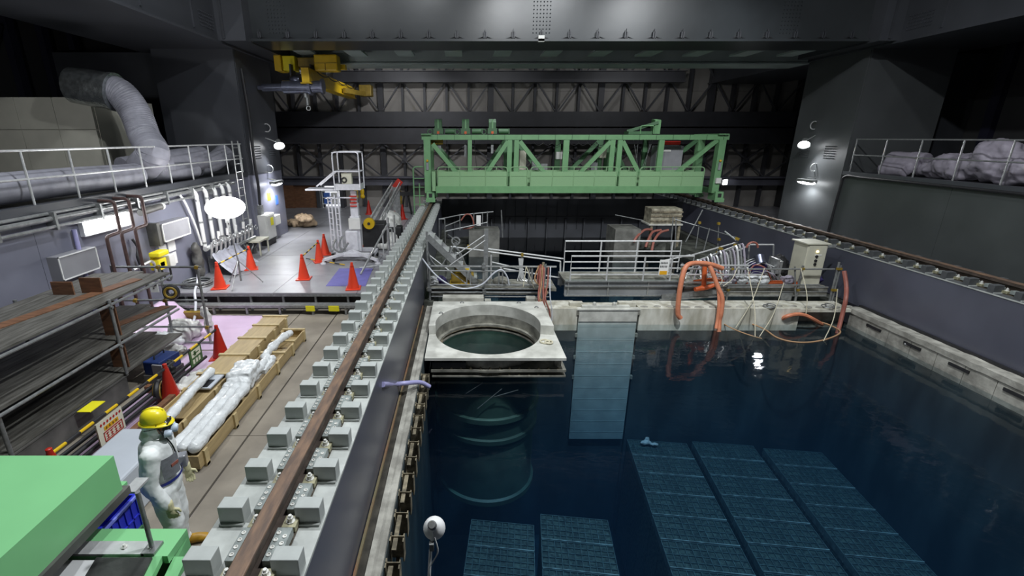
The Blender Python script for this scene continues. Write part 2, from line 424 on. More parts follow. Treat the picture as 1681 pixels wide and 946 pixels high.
struct(MB().box(-16, 20, -8.2, -8, -1, 12.4).build('wall_back', 'wall_shade'))
for k, (x, y, z, e) in enumerate(ASSUMED_BAYS):
    t = thing('high_bay_lamp', ['high bay lamp hung over the wooden crates', 'high bay lamp hung above the worker and the rail', 'high bay lamp hung over the middle of the pool', 'high bay lamp hung over the right side of the pool', 'high bay lamp under the far roof left of the green crane', 'high bay lamp under the far roof right of the green crane'][k], 'lamp', (x, y, z), group='high bay lamps under the roof')
    MB().lathe([(.32, -.05), (.33, 0), (.2, .28), (.09, .4), (.09, .6)], (x, y, z), 20).build('lamp_housing', 'galv_dull', t, True)
    MB().cyl((x, y, z+.6), (x, y, 12.4), .02).build('hanger_rod', 'galv_dull', t)
for k, (x, y, z, e, aim) in enumerate(ADDED_FLOODS):
    t = thing('floodlight', ['floodlight under the roof aimed at the left half of the green crane', 'floodlight under the roof aimed at the right half of the green crane'][k], 'lamp', (x, y, z), group='floodlights under the roof')
    q = (Vector(aim) - Vector((x, y, z))).normalized().to_track_quat('Z', 'Y').to_matrix(); l = MB().lathe([(.1, -.4), (.2, -.35), (.26, -.02), (.27, .0), (.25, .0), (.18, -.3)], n=18)
    MB().add([tuple(Vector((x, y-.1, z)) + q @ Vector(p)) for p in l.v], l.f).build('lamp_housing', 'galv_dull', t, True); MB().cyl((x, y-.3, z+.2), (x, y-.3, 12.4), .03).build('hanger_rod', 'galv_dull', t)
# ---- far wall: panels, posts, beams and braces as pieces
fw = setting('wall_far')
px0 = -13.9; pw = 1.17
pan = None
for i in range(27):
    x0 = px0 + i*pw
    for z0, z1 in ((.5, 1.72), (2.16, 3.95), (5.55, 6.6), (6.6, 8.0), (8.0, 9.9), (9.9, 12.3)):
        if x0+pw < -8.3 and z1 < 2.2: continue
        if -8.6 < x0 < -7.3 and z1 < 2: continue
        MB().box(x0+.01, x0+pw-.01, 26.9, 27.0, z0, z1-.01).build('wall_panel', 'wall_panel_beige', fw)
    wide = .3 if i % 5 == 3 else .13
    MB().box(x0-wide/2, x0+wide/2, 26.62, 26.9, .5, 12.3).build('wall_post', 'wall_column', fw)
    if i % 2 == 0:
        for za, zb in ((2.2, 3.9), (5.6, 8.6)):
            x1 = x0 + 2*pw
            MB().beam((x0+.1, 26.58, za), (x1-.1, 26.58, zb), .07, .07).build('wall_brace', 'brace_steel', fw)
            MB().beam((x0+.1, 26.5, zb), (x1-.1, 26.5, za), .07, .07).build('wall_brace', 'brace_steel', fw)
            MB().box(x0+pw-.14, x0+pw+.14, 26.52, 26.56, (za+zb)/2-.14, (za+zb)/2+.14).build('gusset_plate', 'brace_steel', fw)
MB().box(-16, 20, 27.0, 27.2, -1, 12.4).build('backing', 'rubber_black', fw)
for z0, z1, d in ((3.95, 4.72, .35), (4.80, 5.55, .3), (1.74, 2.14, .5), (2.14, 2.2, .75)):
    MB().box(-13.9, 17.5, 26.9-d-.25, 26.62, z0, z1).build('wall_girt', 'wall_column' if z0 > 3 else 'girt_blue', fw)
MB().box(-13.9, 17.5, 25.9, 26.05, 3.92, 4.0).build('girt_flange', 'wall_column', fw)
# far runway beam of the small hoist
rb = struct(MB().box(-6.6, 10.9, 25.3, 25.6, 6.9, 7.35).box(-6.6, 10.9, 25.15, 25.75, 6.86, 6.9).box(-6.6, 10.9, 25.15, 25.75, 7.35, 7.39).build('trim_runway_beam', 'wall_column'))
# ---- overhead crane: two cross girders
cg = thing('overhead_crane', 'huge dark grey overhead crane girder spanning the hall near the roof', 'crane', (2.75, 16.5, 7.0))
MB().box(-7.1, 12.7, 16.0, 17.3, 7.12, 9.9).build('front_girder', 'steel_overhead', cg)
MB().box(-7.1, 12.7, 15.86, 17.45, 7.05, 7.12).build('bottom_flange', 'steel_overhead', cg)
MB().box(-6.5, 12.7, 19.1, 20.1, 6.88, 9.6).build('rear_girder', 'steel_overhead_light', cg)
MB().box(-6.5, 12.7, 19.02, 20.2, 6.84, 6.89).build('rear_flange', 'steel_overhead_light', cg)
for x0, x1 in ((-7.45, -6.55), (12.3, 13.2)):
    MB().box(x0, x1, 15.5, 20.4, 7.0, 9.9).build('end_carriage', 'steel_girder', cg)
    MB().box(x0+.24, x0+.30, 15.46, 15.5, 7.05, 9.9).build('carriage_rib', 'steel_dark', cg)
for k in range(11):
    x = -5.9 + k*1.72
    MB().box(x, x+.6, 17.6, 18.8, 7.06, 7.12).build('under_plate', 'steel_overhead_light', cg)
for xa in (-6.0, 2.05, 9.6):
    bm = MB()
    for i in range(6):
        for q in range(16): bm.ball((xa + i*.1, 15.995, 7.3 + q*.105), .02, 6, 4)
    bm.build('bolt_group', 'steel_overhead', cg, kind='stuff')
for xa, z in ((-3.6, 8.9), (-2.9, 9.0), (6.4, 8.7)):
    MB().box(xa, xa+.22, 15.98, 16.0, z, z+.3).build('access_hatch', 'steel_dark', cg)
for k, (x, e, aim) in enumerate(WALL_FILLS):
    gl_ = MB().box(x-.2, x+.2, 20.1, 20.42, 7.15, 7.4).build('girder_lamp', 'galv_dull', cg)  # housing of an added fill spot, unseen behind the girder
    MB().box(x-.16, x+.16, 20.42, 20.43, 7.17, 7.38).build('lamp_glass', 'foam_white', gl_)
fest = thing('festoon_cable', 'black power cable looped along the foot of the overhead girder', 'cable', (2.5, 15.9, 7.2))
for k in range(22):
    x = -6.3 + k*.86
    MB().tube(sag((x, 15.93, 7.2), (x+.86, 15.93, 7.2), .1), .016, 6).build('cable_loop', 'rubber_black', fest, True)
    MB().box(x-.05, x+.05, 15.9, 16.0, 7.15, 7.32).box(x-.008, x+.008, 15.9, 15.94, 7.1, 7.4).build('cable_clip', 'steel_dark', fest)
tag(MB().box(*sorted(((2.2, 15.95, 7.13)[0], (2.39, 15.95, 7.13)[0])), 15.86, 15.99, (2.3, 15.95, 7.04)[2], (2.29, 15.95, 7.21)[2]).build('junction_box', 'box_white'), 'small white junction box on the foot of the overhead girder', 'box')

# ---- crane rail girders with blocks, clamps and nuts
def make_girder(nm, label, x_in, sgn, y0, y1, n, first, full):
    """x_in = face towards the pool, sgn = -1 when the girder lies left of that face"""
    t = thing(nm, label, 'rail girder', (x_in, 8, 0))
    X = lambda d: x_in + sgn*d
    MB().box(X(0), X(.84), y0, y1, -.02, 1.285).build('girder_web', 'steel_face', t)
    MB().box(X(-.012), X(.86), y0, y1, 1.285, 1.31).build('top_plate', 'plate_grey', t)
    MB().box(X(.36), X(.34), y0, y1, 1.37, 1.48).box(X(.41), X(.29), y0, y1, 1.48, 1.53).build('rail_web', 'rail_side', t)
    MB().box(X(.43), X(.27), y0, y1, 1.31, 1.37).build('rail_foot', 'rail_side', t)
    MB().box(X(.413), X(.287), y0, y1, 1.53, 1.555).build('rail_head', 'rust_rail', t, bevel=.01)
    blk = None
    for k in range(n):
        y = first + k*.482
        for side, (a, b) in (('in', (.01, .2)), ('out', (.62, .81))):
            if side == 'out' and sgn > 0 and not full: pass
            c = (X((a+b)/2), y, 1.31)
            if blk is None:
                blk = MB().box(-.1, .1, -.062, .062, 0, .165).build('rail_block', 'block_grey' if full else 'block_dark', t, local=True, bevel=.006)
                gus = MB().box(-.095, .095, -.012, .012, 0, .02).build('weld_strip', 'plate_grey', t, local=True)
                clamp = MB().box(-.058, .058, -.15, .15, -.05, .022).build('clamp_plate', 'clamp_grey', t, local=True, bevel=.004)
                cyls = MB()
                for bx, by in ((-.028,-.1),(-.028,-.035),(-.028,.03),(-.028,.095),(.028,-.068),(.028,-.003),(.028,.062)):
                    cyls.lathe([(.011, .022), (.017, .022), (.017, .029), (.010, .029), (.010, .0225)], (bx, by, 0), 10)
                rings = cyls.build('bolt_ring', 'bolt_bright', clamp, local=True, kind='stuff')
                seat = MB().box(-.055, .055, -.06, .06, 0, .05).build('clip_seat', 'brass_plate', t, local=True, bevel=.004)
                nut = MB().lathe([(.036, .05), (.036, .057), (.024, .057), (.024, .09), (.014, .09), (.014, .11)], (0, 0, 0), 8).build('clip_nut', 'bolt_bright', seat, local=True)
                protos = (blk, gus, clamp, rings, seat, nut)
                for p in (blk, gus, clamp, seat): p.location = (0, 0, 0)
                W0 = WM(t).inverted()
                L = lambda p: tuple(W0 @ Vector(p))
                blk.location = L(c); gus.location = L((c[0], y-.075, 1.31))
                px = X(.225) if side == 'in' else X(.49)
                clamp.location = L((px, y+.13, 1.40)); seat.location = L((px-.0*sgn, y-.1, 1.33))
            else:
                L = lambda p: tuple(W0 @ Vector(p))
                spawn(blk, t, L(c)); spawn(gus, t, L((c[0], y-.075, 1.31)))
                px = X(.225) if side == 'in' else X(.49)
                if full or side == 'in':
                    cc = spawn(clamp, t, L((px, y+.13, 1.40)))
                    if k < 16 and full: spawn(rings, cc, (0,0,0))
                    ss = spawn(seat, t, L((px, y-.1, 1.33)))
                    if k < 24 or side == 'in': spawn(nut, ss, (0,0,0))
    MB().box(X(.17), X(.56), y0, y1, 1.31, 1.325).build('rail_bed', 'rail_bed', t)
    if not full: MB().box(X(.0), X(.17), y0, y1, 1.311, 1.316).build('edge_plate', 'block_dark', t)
    return t
make_girder('rail_girder', 'dark steel girder carrying the rusty rail beside the worker', -1.16, -1, -3, 23.0, 43, 1.60, True)
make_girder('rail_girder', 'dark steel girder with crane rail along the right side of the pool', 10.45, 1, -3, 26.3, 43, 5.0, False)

# ---- pool basin
pb = setting('pool_basin')
MB().box(-1.16, -.86, -3, 11.6, -7.5, -.02).build('basin_wall_left', 'liner', pb)
MB().box(10.1, 10.6, -3, 11.6, -7.5, -.56).build('basin_wall_right', 'liner', pb)
MB().box(-.86, 10.1, -3.2, -3, -7.5, 0).build('basin_wall_near', 'liner', pb)
MB().box(-1, 10.2, -3, 12.1, -7.7, -7.5).build('basin_floor', 'liner', pb)
MB().box(-.86, 2.93, 11.46, 12.1, -7.5, -.62).box(2.93, 4.55, 11.6, 12.1, -7.5, -.62).box(4.55, 10.1, 11.46, 12.1, -7.5, -.62).build('basin_wall_far', 'liner', pb)
# left curb: rusty strip, dark slot, ragged concrete lip
cb = setting('curb_left')
MB().box(-1.15, -1.122, -3, 11.6, -.02, .035).build('curb_strip', 'rust_strip', cb)
def lip(u, v):
    y = -3 + 14.6*u; e = .012*noise.noise((y*3, v*4, 0)); x = -1.03 + (.16 + e)*v
    return (x, y, .03 + .012*noise.noise((y*5, v*3, 2)) - (.01 if .35 < v < .55 else 0))
MB().grid(180, 5, lip, .3).build('curb_lip', 'concrete_curb', cb)
MB().box(-1.122, -1.03, -3, 11.6, -.02, .0).build('curb_slot', 'slot_dark', cb)
for k in range(19):
    y = 1.75 + k*.345
    MB().box(-.86, -.70, y, y+.012, -.34, -.03).box(-.86, -.845, y-.06, y+.06, -.34, -.03).box(-.715, -.70, y-.055, y+.06, -.34, -.05).build('curb_bracket', 'rust_bracket', cb)
for k in range(9):
    y = 1.9 + k*.7
    MB().box(-.82, -.77, y, y+.5, -.075, -.05).build('bracket_tie', 'rust_bracket', cb)
MB().box(-.80, -.76, -1, 8.4, -.36, -.33).build('bracket_rail', 'rust_bracket', cb)
# right curb
cr = setting('curb_right')
def lip2(u, v):
    y = -3 + 14.6*u; x = 10.08 + .38*v; return (x, y, .0 + .02*noise.noise((y*4, v*4, 7)))
MB().grid(160, 5, lip2, .12).build('curb_lip', 'concrete_curb', cr)
for k in range(24):
    y = -2.9 + k*.6; 
    MB().box(10.11, 10.4, y+.006, y+.594, -.55, -.1).build('curb_panel', 'concrete_curb', cr)
for k in range(7):
    y = 4.2 + k*1.05
    MB().box(10.085, 10.115, y, y+.42, -.26, -.2).build('curb_recess', 'rubber_black', cr)
MB().box(10.38, 10.455, -3, 11.6, -.02, .05).build('curb_shadow_gap', 'rubber_black', cr)
# ---- weir wall between pool and reactor well
wr = setting('wall_weir')
MB().box(1.9, 2.93, 11.45, 12.1, -.62, .0).box(2.93, 4.55, 11.6, 12.1, -.62, -.06).box(4.55, 8.75, 11.45, 12.1, -.62, .0).build('weir_face', 'concrete_stain', wr)
MB().box(8.75, 10.1, 11.7, 12.1, -.62, -.1).build('weir_recess', 'grime_plate', wr)
MB().box(8.75, 10.1, 11.45, 12.1, -.1, -.02).build('weir_lintel', 'concrete_stain', wr)
MB().box(-.86, 1.9, 11.6, 12.1, -.62, -.04).build('weir_left', 'concrete_curb', wr)
for k in range(16):
    x = 4.7 + k*.36
    MB().ball((x, 11.55 + .1*random.random(), .0), (.1+.08*random.random(), .06, .03), 8, 5).build('mortar_lump', 'concrete_curb', wr)
MB().box(2.75, 3.1, 11.62, 11.8, -.06, .09).box(4.05, 4.5, 11.62, 11.8, -.06, .1).build('gate_seat', 'concrete_stain', wr)
# ---- reactor well behind the weir
rw = setting('well_basin')
MB().box(-1.16, 10.5, 22.7, 22.9, -4, 1.42).build('well_wall_far', 'steel_dark', rw)
MB().box(-1.16, 10.5, 22.64, 22.7, .55, .6).build('well_wall_rib', 'steel_girder', rw)
for k in range(13):
    x = -.6 + k*.9
    MB().box(x, x+.06, 22.5, 22.7, -.6, .5).build('well_rib', 'steel_dark', rw)
for k in range(9):
    x = 1.4 + k*.5
    MB().box(x, x+.02, 22.6, 22.66, .0, 1.35).build('well_seam', 'steel_girder', rw)
MB().box(-1.16, 10.5, 12.1, 22.7, -4.2, -4).build('well_floor', 'liner', rw)
MB().box(-1.16, -.9, 12.1, 22.7, -4, -.05).build('well_wall_left', 'concrete_wet', rw)
MB().box(10.2, 10.5, 12.1, 22.7, -4, -.05).build('well_wall_right', 'concrete_wet', rw)
ledge = MB()
ledge.prism([(6.7, 20.69, -0.45)[:2], (8.67, 19.86, -0.45)[:2], (10.3, 13.2), (10.3, 20.5), (8.2, 20.3), (7.28, 22.42, -0.45)[:2]], -3.5, -.1)
ledge.build('well_ledge', 'concrete_wet', rw)
MB().prism([(-1.1, 14.5), (-.2, 14.6), (-0.76, 18.98, -0.45)[:2], (1.53, 20.94, -0.45)[:2], (1.62, 22.28, -0.45)[:2], (-1.1, 20.5)], -3.5, -.1).build('well_ledge', 'concrete_wet', rw)
MB().box((0.12, 18.8, 0.49)[0], (1.37, 18.8, 0.49)[0], 18.8, 19.8, -3.5, (1.36, 18.8, 0.64)[2]).build('ledge_block', 'concrete_ledge', rw)
MB().box((6.02, 18.6, 0.53)[0], (7.05, 18.6, 0.53)[0], 18.6, 19.8, -3.5, (6.0, 18.6, 0.73)[2]).build('ledge_block', 'concrete_ledge', rw)
# ---- water
def water_mat():
    m = bpy.data.materials.new('pool_water'); m.use_nodes = True; nt = m.node_tree
    for n in list(nt.nodes): nt.nodes.remove(n)
    out = nt.nodes.new('ShaderNodeOutputMaterial'); mix = nt.nodes.new('ShaderNodeMixShader')
    tr = nt.nodes.new('ShaderNodeBsdfTransparent'); tr.inputs[0].default_value = (.93, .97, .98, 1)
    gl = nt.nodes.new('ShaderNodeBsdfGlossy'); gl.inputs['Roughness'].default_value = .035
    fr = nt.nodes.new('ShaderNodeFresnel'); fr.inputs['IOR'].default_value = 1.33
    tc = nt.nodes.new('ShaderNodeTexCoord'); mp = nt.nodes.new('ShaderNodeMapping'); mp.inputs['Scale'].default_value = (1, 1.6, 1)
    n = nt.nodes.new('ShaderNodeTexNoise'); n.inputs['Scale'].default_value = 2.6; n.inputs['Detail'].default_value = 3
    bp = nt.nodes.new('ShaderNodeBump'); bp.inputs['Strength'].default_value = .10; bp.inputs['Distance'].default_value = .05
    nt.links.new(tc.outputs['Object'], mp.inputs[0]); nt.links.new(mp.outputs[0], n.inputs['Vector'])
    nt.links.new(n.outputs['Fac'], bp.inputs['Height']); nt.links.new(bp.outputs[0], gl.inputs['Normal']); nt.links.new(bp.outputs[0], fr.inputs['Normal'])
    nt.links.new(fr.outputs[0], mix.inputs[0]); nt.links.new(tr.outputs[0], mix.inputs[1]); nt.links.new(gl.outputs[0], mix.inputs[2])
    nt.links.new(mix.outputs[0], out.inputs['Surface'])
    ab = nt.nodes.new('ShaderNodeVolumeAbsorption'); ab.inputs['Color'].default_value = (.05, .48, .74, 1); ab.inputs['Density'].default_value = .17
    sc = nt.nodes.new('ShaderNodeVolumeScatter'); sc.inputs['Color'].default_value = (.16, .40, .80, 1); sc.inputs['Density'].default_value = .016
    ad = nt.nodes.new('ShaderNodeAddShader'); nt.links.new(ab.outputs[0], ad.inputs[0]); nt.links.new(sc.outputs[0], ad.inputs[1])
    nt.links.new(ad.outputs[0], out.inputs['Volume'])
    M['pool_water'] = m
water_mat()
tag(MB().box(-.90, 10.15, -3.05, 11.72, -7.55, WATER).build('pool_water', 'pool_water'), 'dark blue water filling the fuel pool', 'water', kind='stuff')
tag(MB().box(-.95, 10.25, 12.06, 22.75, -4.05, WATER).build('well_water', 'pool_water'), 'black still water of the reactor well behind the weir', 'water', kind='stuff')

# ---- right side: gallery wall, box column
wrt = setting('wall_right')
ysR = [-4, 3, 6.2, 9.4, 12.6, 16.39]
for a, b in zip(ysR, ysR[1:]):
    MB().box(12.9, 13.1, a+.004, b-.004, .5, 3.1).build('wall_plate', 'steel_wall_dark', wrt)
MB().box(12.86, 13.0, -4, 16.4, 3.04, 3.16).build('gallery_edge', 'steel_girder', wrt)
MB().box(13, 18, -4, 16.4, 3.04, 3.12).build('gallery_deck', 'steel_dark', wrt)
MB().box(17.6, 18, -6, 27, 0, 12.4).build('outer_wall', 'wall_panel_dark', wrt)
for k in range(9): MB().box(17.4, 17.6, 2+k*1.8, 2.3+k*1.8, 3.1, 9).build('wall_post', 'wall_column_blue', wrt)
cr2 = setting('column_right')
MB().box(12.9, 15.6, 16.4, 19.3, .5, 6.95).build('column_shaft', 'steel_column', cr2)
MB().box(12.88, 12.9, 16.45, 16.75, .5, 6.95).build('corner_plate', 'steel_column', cr2)
MB().box(15.6, 17.6, 17.4, 19.3, 3.1, 6.95).build('column_wing', 'steel_dark', cr2)
for cx, x in ((12.885, 1), (-7.385, -1)):
    bm = MB()
    for j in range(2):
        for i in range(7):
            for q in range(6): bm.ball((cx, 17.0 + j*1.3 + i*.08, 3.55 + q*.08), .018, 6, 4)
    bm.build('bolt_group', 'steel_girder', cr2 if x > 0 else cl, kind='stuff')

# ================================================================= GREEN FUEL HANDLING CRANE
fc = thing('refuelling_crane', 'light green fuel handling crane bridging the pool on two rails', 'crane', (4.6, 21, 1.56))
XL, XR = -1.51, 10.80
zT0, zT1 = 4.16, 4.36
for y, nm in ((20.4, 'front'), (22.2, 'rear')):
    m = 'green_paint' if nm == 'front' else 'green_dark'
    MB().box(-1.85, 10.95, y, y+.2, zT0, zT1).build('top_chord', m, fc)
    for px_, wd in ((-1.62, .26), (.16, .17), (1.83, .2), (2.12, .2), (4.2, .24), (6.14, .2), (6.45, .2), (8.18, .22), (10.66, .26)):
        if wd < .25: MB().box(px_-wd/2, px_+wd/2, y+.02, y+.16, 2.3, zT0).build('truss_post', m, fc)
    for (xa, za), (xb, zb) in (((1.75, 4.1), (.85, 2.75)), ((2.25, 4.1), (3.4, 2.75)), ((6.05, 4.1), (4.8, 2.75)), ((6.55, 4.1), (7.4, 2.75)), ((10.5, 4.15), (8.9, 2.75)), ((-1.4, 4.0), (-.35, 2.75))):
        MB().beam((xa, y+.09, za), (xb, y+.09, zb), .13, .17).build('truss_diagonal', m, fc)
    for k in range(18):
        x = -1.2 + k*.7
        MB().box(x, x+.02, y-.01, y, zT0, zT1).build('chord_seam', 'green_dark', fc)
for x in (-1.85, .16, 2.0, 4.2, 6.3, 8.2, 10.6): MB().box(x, x+.16, 20.6, 22.2, zT0+.02, zT1-.02).build('cross_beam', 'green_dark', fc)
# front walkway box, mesh panels, handrail
MB().box(-1.26, 9.95, 20.0, 20.06, 2.04, 2.30).build('walkway_channel', 'green_paint', fc)
MB().box(-1.26, 9.95, 19.97, 20.1, 2.02, 2.05).build('walkway_flange', 'green_paint', fc)
MB().box(-1.26, 9.95, 20.06, 21.0, 2.26, 2.30).build('walkway_deck', 'green_dark', fc)
MB().box(-1.26, 9.95, 20.95, 21.0, 2.04, 2.9).build('walkway_back', 'green_panel', fc)
MB().box(-1.3, 10.0, 21.0, 22.3, 2.04, 2.28).build('deck_frame', 'green_dark', fc)
groups = [[-1.18, -.26, .82, 1.72], [1.84, 2.56], [2.70, 3.62, 4.5, 5.38, 6.30], [6.42, 7.14], [7.26, 8.12, 9.05, 9.93]]
for g in groups:
    a, b = g[0], g[-1]
    MB().tube(rounded([(a, 20.02, 2.3), (a, 20.02, 3.08), (b, 20.02, 3.08), (b, 20.02, 2.3)], .14), .022, 6).build('handrail', 'green_panel', fc, True)
    MB().tube([(a, 20.02, 2.72), (b, 20.02, 2.72)], .015, 6).build('mid_rail', 'green_panel', fc)
    for p, q in zip(g, g[1:]):
        MB().box(p+.02, q-.02, 20.03, 20.04, 2.3, 2.90).build('mesh_panel', 'green_panel', fc)
        MB().cyl(((p+q)/2, 20.02, 2.9), ((p+q)/2, 20.02, 3.08), .014, n=6).build('baluster', 'green_panel', fc)
        if p > a: MB().cyl((p, 20.02, 2.3), (p, 20.02, 3.08), .018, n=6).build('rail_post', 'green_panel', fc)
# end legs with wheel trucks
for x, lx in ((XL, -1.62), (XR, 10.66)):
    s = -1 if x < 0 else 1
    for y in (20.3, 22.1):
        MB().box(lx-.14, lx+.14, y, y+.32, 1.98, 4.16).build('leg', 'green_paint', fc)
        tr = MB().prismx([(y-.16, 1.68), (y+.5, 1.68), (y+.48, 2.05), (y-.12, 2.05)], x-.17, x+.17).build('wheel_truck', 'green_paint', fc)
        MB().box(x-.07, x+.07, y-.17, y-.158, 1.82, 1.98).build('truck_window', 'rubber_black', tr)
        MB().cyl((x-.06, y+.17, 1.72), (x+.06, y+.17, 1.72), .16, n=16).build('wheel', 'steel_dull_blue', tr)
        MB().box(x-.2, x+.2, y-.2, y-.16, 1.62, 1.78).build('rail_sweep', 'green_paint', tr)
    MB().box(lx-.23, lx+.19, 20.25, 22.5, 4.36, 4.40).build('leg_cap', 'green_paint', fc)
    MB().beam((lx, 20.4, 2.05), (lx, 22.2, 2.05), .2, .2).build('end_tie', 'green_dark', fc)
    MB().box(lx-.05, lx+.05, 20.24, 20.3, 2.95, 3.25).build('limit_switch', 'panel_grey', fc)
    MB().ball((lx, 20.26, 3.32), .05, 8, 6).build('signal_bulb', 'sign_orange', fc)
MB().tube(arc((10.82, 20.2, 2.9), .35, -PI/2, PI/2, n=10), .012, 6).build('cable_loop', 'rubber_black', fc)
MB().box(10.58, 10.8, 20.2, 20.3, 2.4, 2.62).build('junction_box', 'box_white', fc)
MB().box(-1.42, -1.28, 20.0, 20.9, 2.1, 2.9).build('end_panel', 'green_panel', fc)
# ladder on the left
lad = thing('ladder', 'green access ladder hanging at the left end of the green crane', 'ladder', (-2.1, 20.2, .5))
MB().tube(rounded([(-2.22, 20.2, .52), (-2.22, 20.2, 3.08), (-1.8, 20.2, 3.08)], .15), .03, 6).build('ladder_rail', 'green_paint', lad, True)
MB().cyl((-1.98, 20.2, .52), (-1.98, 20.2, 2.4), .025, n=6).build('ladder_rail', 'green_paint', lad)
for k in range(6): MB().cyl((-2.22, 20.2, .8+k*.36), (-1.78, 20.2, .8+k*.36), .018, n=6).build('ladder_rung', 'green_paint', lad)
# trolley hoists on top
for k, x in enumerate((-1.18, -.02, 1.12)):
    h = MB().prism([(x-.2, 20.9), (x+.2, 20.9), (x+.2, 21.6), (x-.2, 21.6)], 4.40, 4.62).build('hoist', 'green_dark', fc)
    MB().prismx([(20.95, 4.62), (21.5, 4.62), (21.5, 4.86), (21.36, 5.0), (21.1, 5.0), (20.95, 4.86)], x-.15, x+.15).build('hoist_housing', 'green_dark', h)
    MB().box(x-.03, x+.03, 20.93, 20.95, 4.62, 4.97).build('housing_rib', 'green_paint', h)
    MB().cyl((x+.28, 21.2, 4.5), (x+.7, 21.2, 4.5), .11, n=12).box(x+.7, x+.74, 21.05, 21.35, 4.4, 4.62).build('hoist_motor', 'green_dark', h, True)
    MB().torus((x-.36, 21.1, 4.48), .1, .02, 14, 6, (PI/2, 0, 0)).build('sheave', 'green_dark', h)
    MB().box(x-.05, x+.05, 20.86, 20.9, 4.40, 4.5).build('rope_guide', 'hose_orange_dark', h)
    MB().tube([(x, 20.88, 4.42), (x+.02, 20.88, 3.6)], .012, 5).build('hoist_rope', 'galv', h)
    zb = (3.55, 3.45, 3.6)[k]
    MB().box(x-.05-(.06 if k == 0 else 0), x+.05+(.06 if k == 0 else 0), 20.84, 20.92, zb, zb+.55).build('pendant_box', 'galv_dull', h)
    MB().tube(sag((x+.35, 20.8, 4.3), (x+.5, 20.8, 2.95), .15), .012, 5).build('pendant_cable', 'rubber_black', h)
MB().cyl((-1.62, 20.8, 4.06), (-.98, 20.8, 4.06), .11, n=12).cyl((-1.35, 20.8, 4.06), (-1.25, 20.8, 4.06), .13, n=12).build('trolley_drive', 'yellow_dull', fc, True)
MB().beam((6.95, 21.3, 4.50), (8.15, 21.0, 4.86), .3, .12).build('jib_arm', 'green_dark', fc)
MB().prismx([(20.95, 4.40), (21.4, 4.40), (21.4, 5.0), (20.95, 4.95)], 8.0, 8.25).build('jib_mast', 'green_paint', fc)
MB().tube(rounded([(7.4, 20.9, 4.4), (7.4, 20.9, 4.72), (7.95, 20.9, 4.72), (7.95, 20.9, 4.4)], .06), .02, 6).build('jib_rail', 'green_paint', fc, True)
MB().box(6.9, 7.9, 20.9, 21.5, 4.38, 4.5).build('jib_base', 'green_dark', fc)
for a, b in ((7.1, 7.45), (7.3, 7.35), (7.95, 7.6), (7.85, 7.7)): MB().tube(sag((a, 20.8, 4.2), (b, 20.8, 2.95), .0), .01, 5).build('jib_rope', 'galv_dull', fc)
MB().box(8.35, 9.5, 21.3, 21.9, 2.3, 3.9).build('control_cab', 'panel_grey', fc)
MB().box(8.55, 8.95, 21.26, 21.3, 3.66, 3.74).build('cab_light', 'box_white', fc)
MB().box(8.4, 9.3, 21.2, 21.32, 3.95, 4.1).build('cab_hood', 'cone_dark_red', fc)
for x, z0, z1, m in ((2.9, 2.75, 3.25, 'galv_dull'), (3.3, 2.75, 3.15, 'galv_dull'), (3.95, 3.35, 3.65, 'box_white'), (5.5, 2.75, 3.2, 'panel_grey'), (2.35, 2.9, 3.7, 'cabinet_beige'), (5.85, 3.4, 3.85, 'cabinet_beige')):
    MB().box(x, x+.28, 21.2, 21.45, z0, z1).build('equipment_box', m, fc)
for k in range(8): MB().tube(sag((3.0+k*.4, 22.0, 4.1), (3.5+k*.4, 22.0, 4.05), .16), .012, 5).build('festoon_cable', 'rubber_black', fc)

# ================================================================= YELLOW HOIST under the roof
hy = thing('yellow_hoist', 'yellow travelling hoist with long beam hanging under the roof', 'hoist', (-5.6, 18.6, 6.3))
a, b = (-5.55, 17.6, 6.52), (-5.41, 25.6, 6.42)
MB().beam((-5.55, 17.6, 6.30), (-5.55, 24.6, 6.30), .26, .48).build('hoist_beam', 'yellow_paint', hy)
MB().box(-5.74, -5.36, 17.6, 24.6, 6.04, 6.07).build('beam_flange', 'yellow_paint', hy)
MB().box((-6.5, 18.4, 6.76)[0], (-6.07, 18.4, 6.76)[0], 18.2, 18.7, 6.52, 7.0).build('gear_box', 'yellow_bright', hy, bevel=.02)
MB().box((-6.77, 18.4, 6.76)[0], (-6.5, 18.4, 6.76)[0]-.02, 18.1, 18.8, 6.5, 7.02).build('end_bracket', 'yellow_paint', hy, bevel=.03)
MB().box(-5.36, -4.54, 18.1, 18.6, 6.50, 7.03).build('drive_box', 'yellow_paint', hy, bevel=.04)
MB().box(-5.36, -4.54, 18.08, 18.1, 6.74, 6.76).box(-4.98, -4.96, 18.08, 18.1, 6.52, 6.75).build('drive_seam', 'yellow_dull', hy)
MB().box(-6.0, -5.16, 18.3, 18.9, 6.66, 6.96).build('carriage', 'yellow_dull', hy, bevel=.03)
MB().box(-6.55, -4.4, 18.65, 18.9, 6.62, 6.78).build('end_truck', 'yellow_paint', hy)
MB().cyl((-5.9, 18.2, 6.5), (-5.5, 18.2, 6.5), .1, n=12).build('travel_motor', 'galv', hy, True)
MB().box(-5.3, -4.7, 25.0, 25.6, 6.2, 6.72).build('far_truck', 'yellow_dull', hy, bevel=.03)
MB().beam((-5.3, 22, 6.2), (-5.0, 25.2, 6.3), .12, .2).build('far_arm', 'yellow_dull', hy)
drum = MB().cyl((-6.45, 17.9, 5.95), (-5.55, 17.9, 5.95), .22, n=20).build('hoist_drum', 'steel_dull_blue', hy, True)
MB().cyl((-7.2, 17.9, 5.93), (-6.45, 17.9, 5.94), .13, n=14).cyl((-7.35, 17.9, 5.93), (-7.2, 17.9, 5.93), .08, n=10).build('drum_motor', 'steel_dull_blue', drum, True)
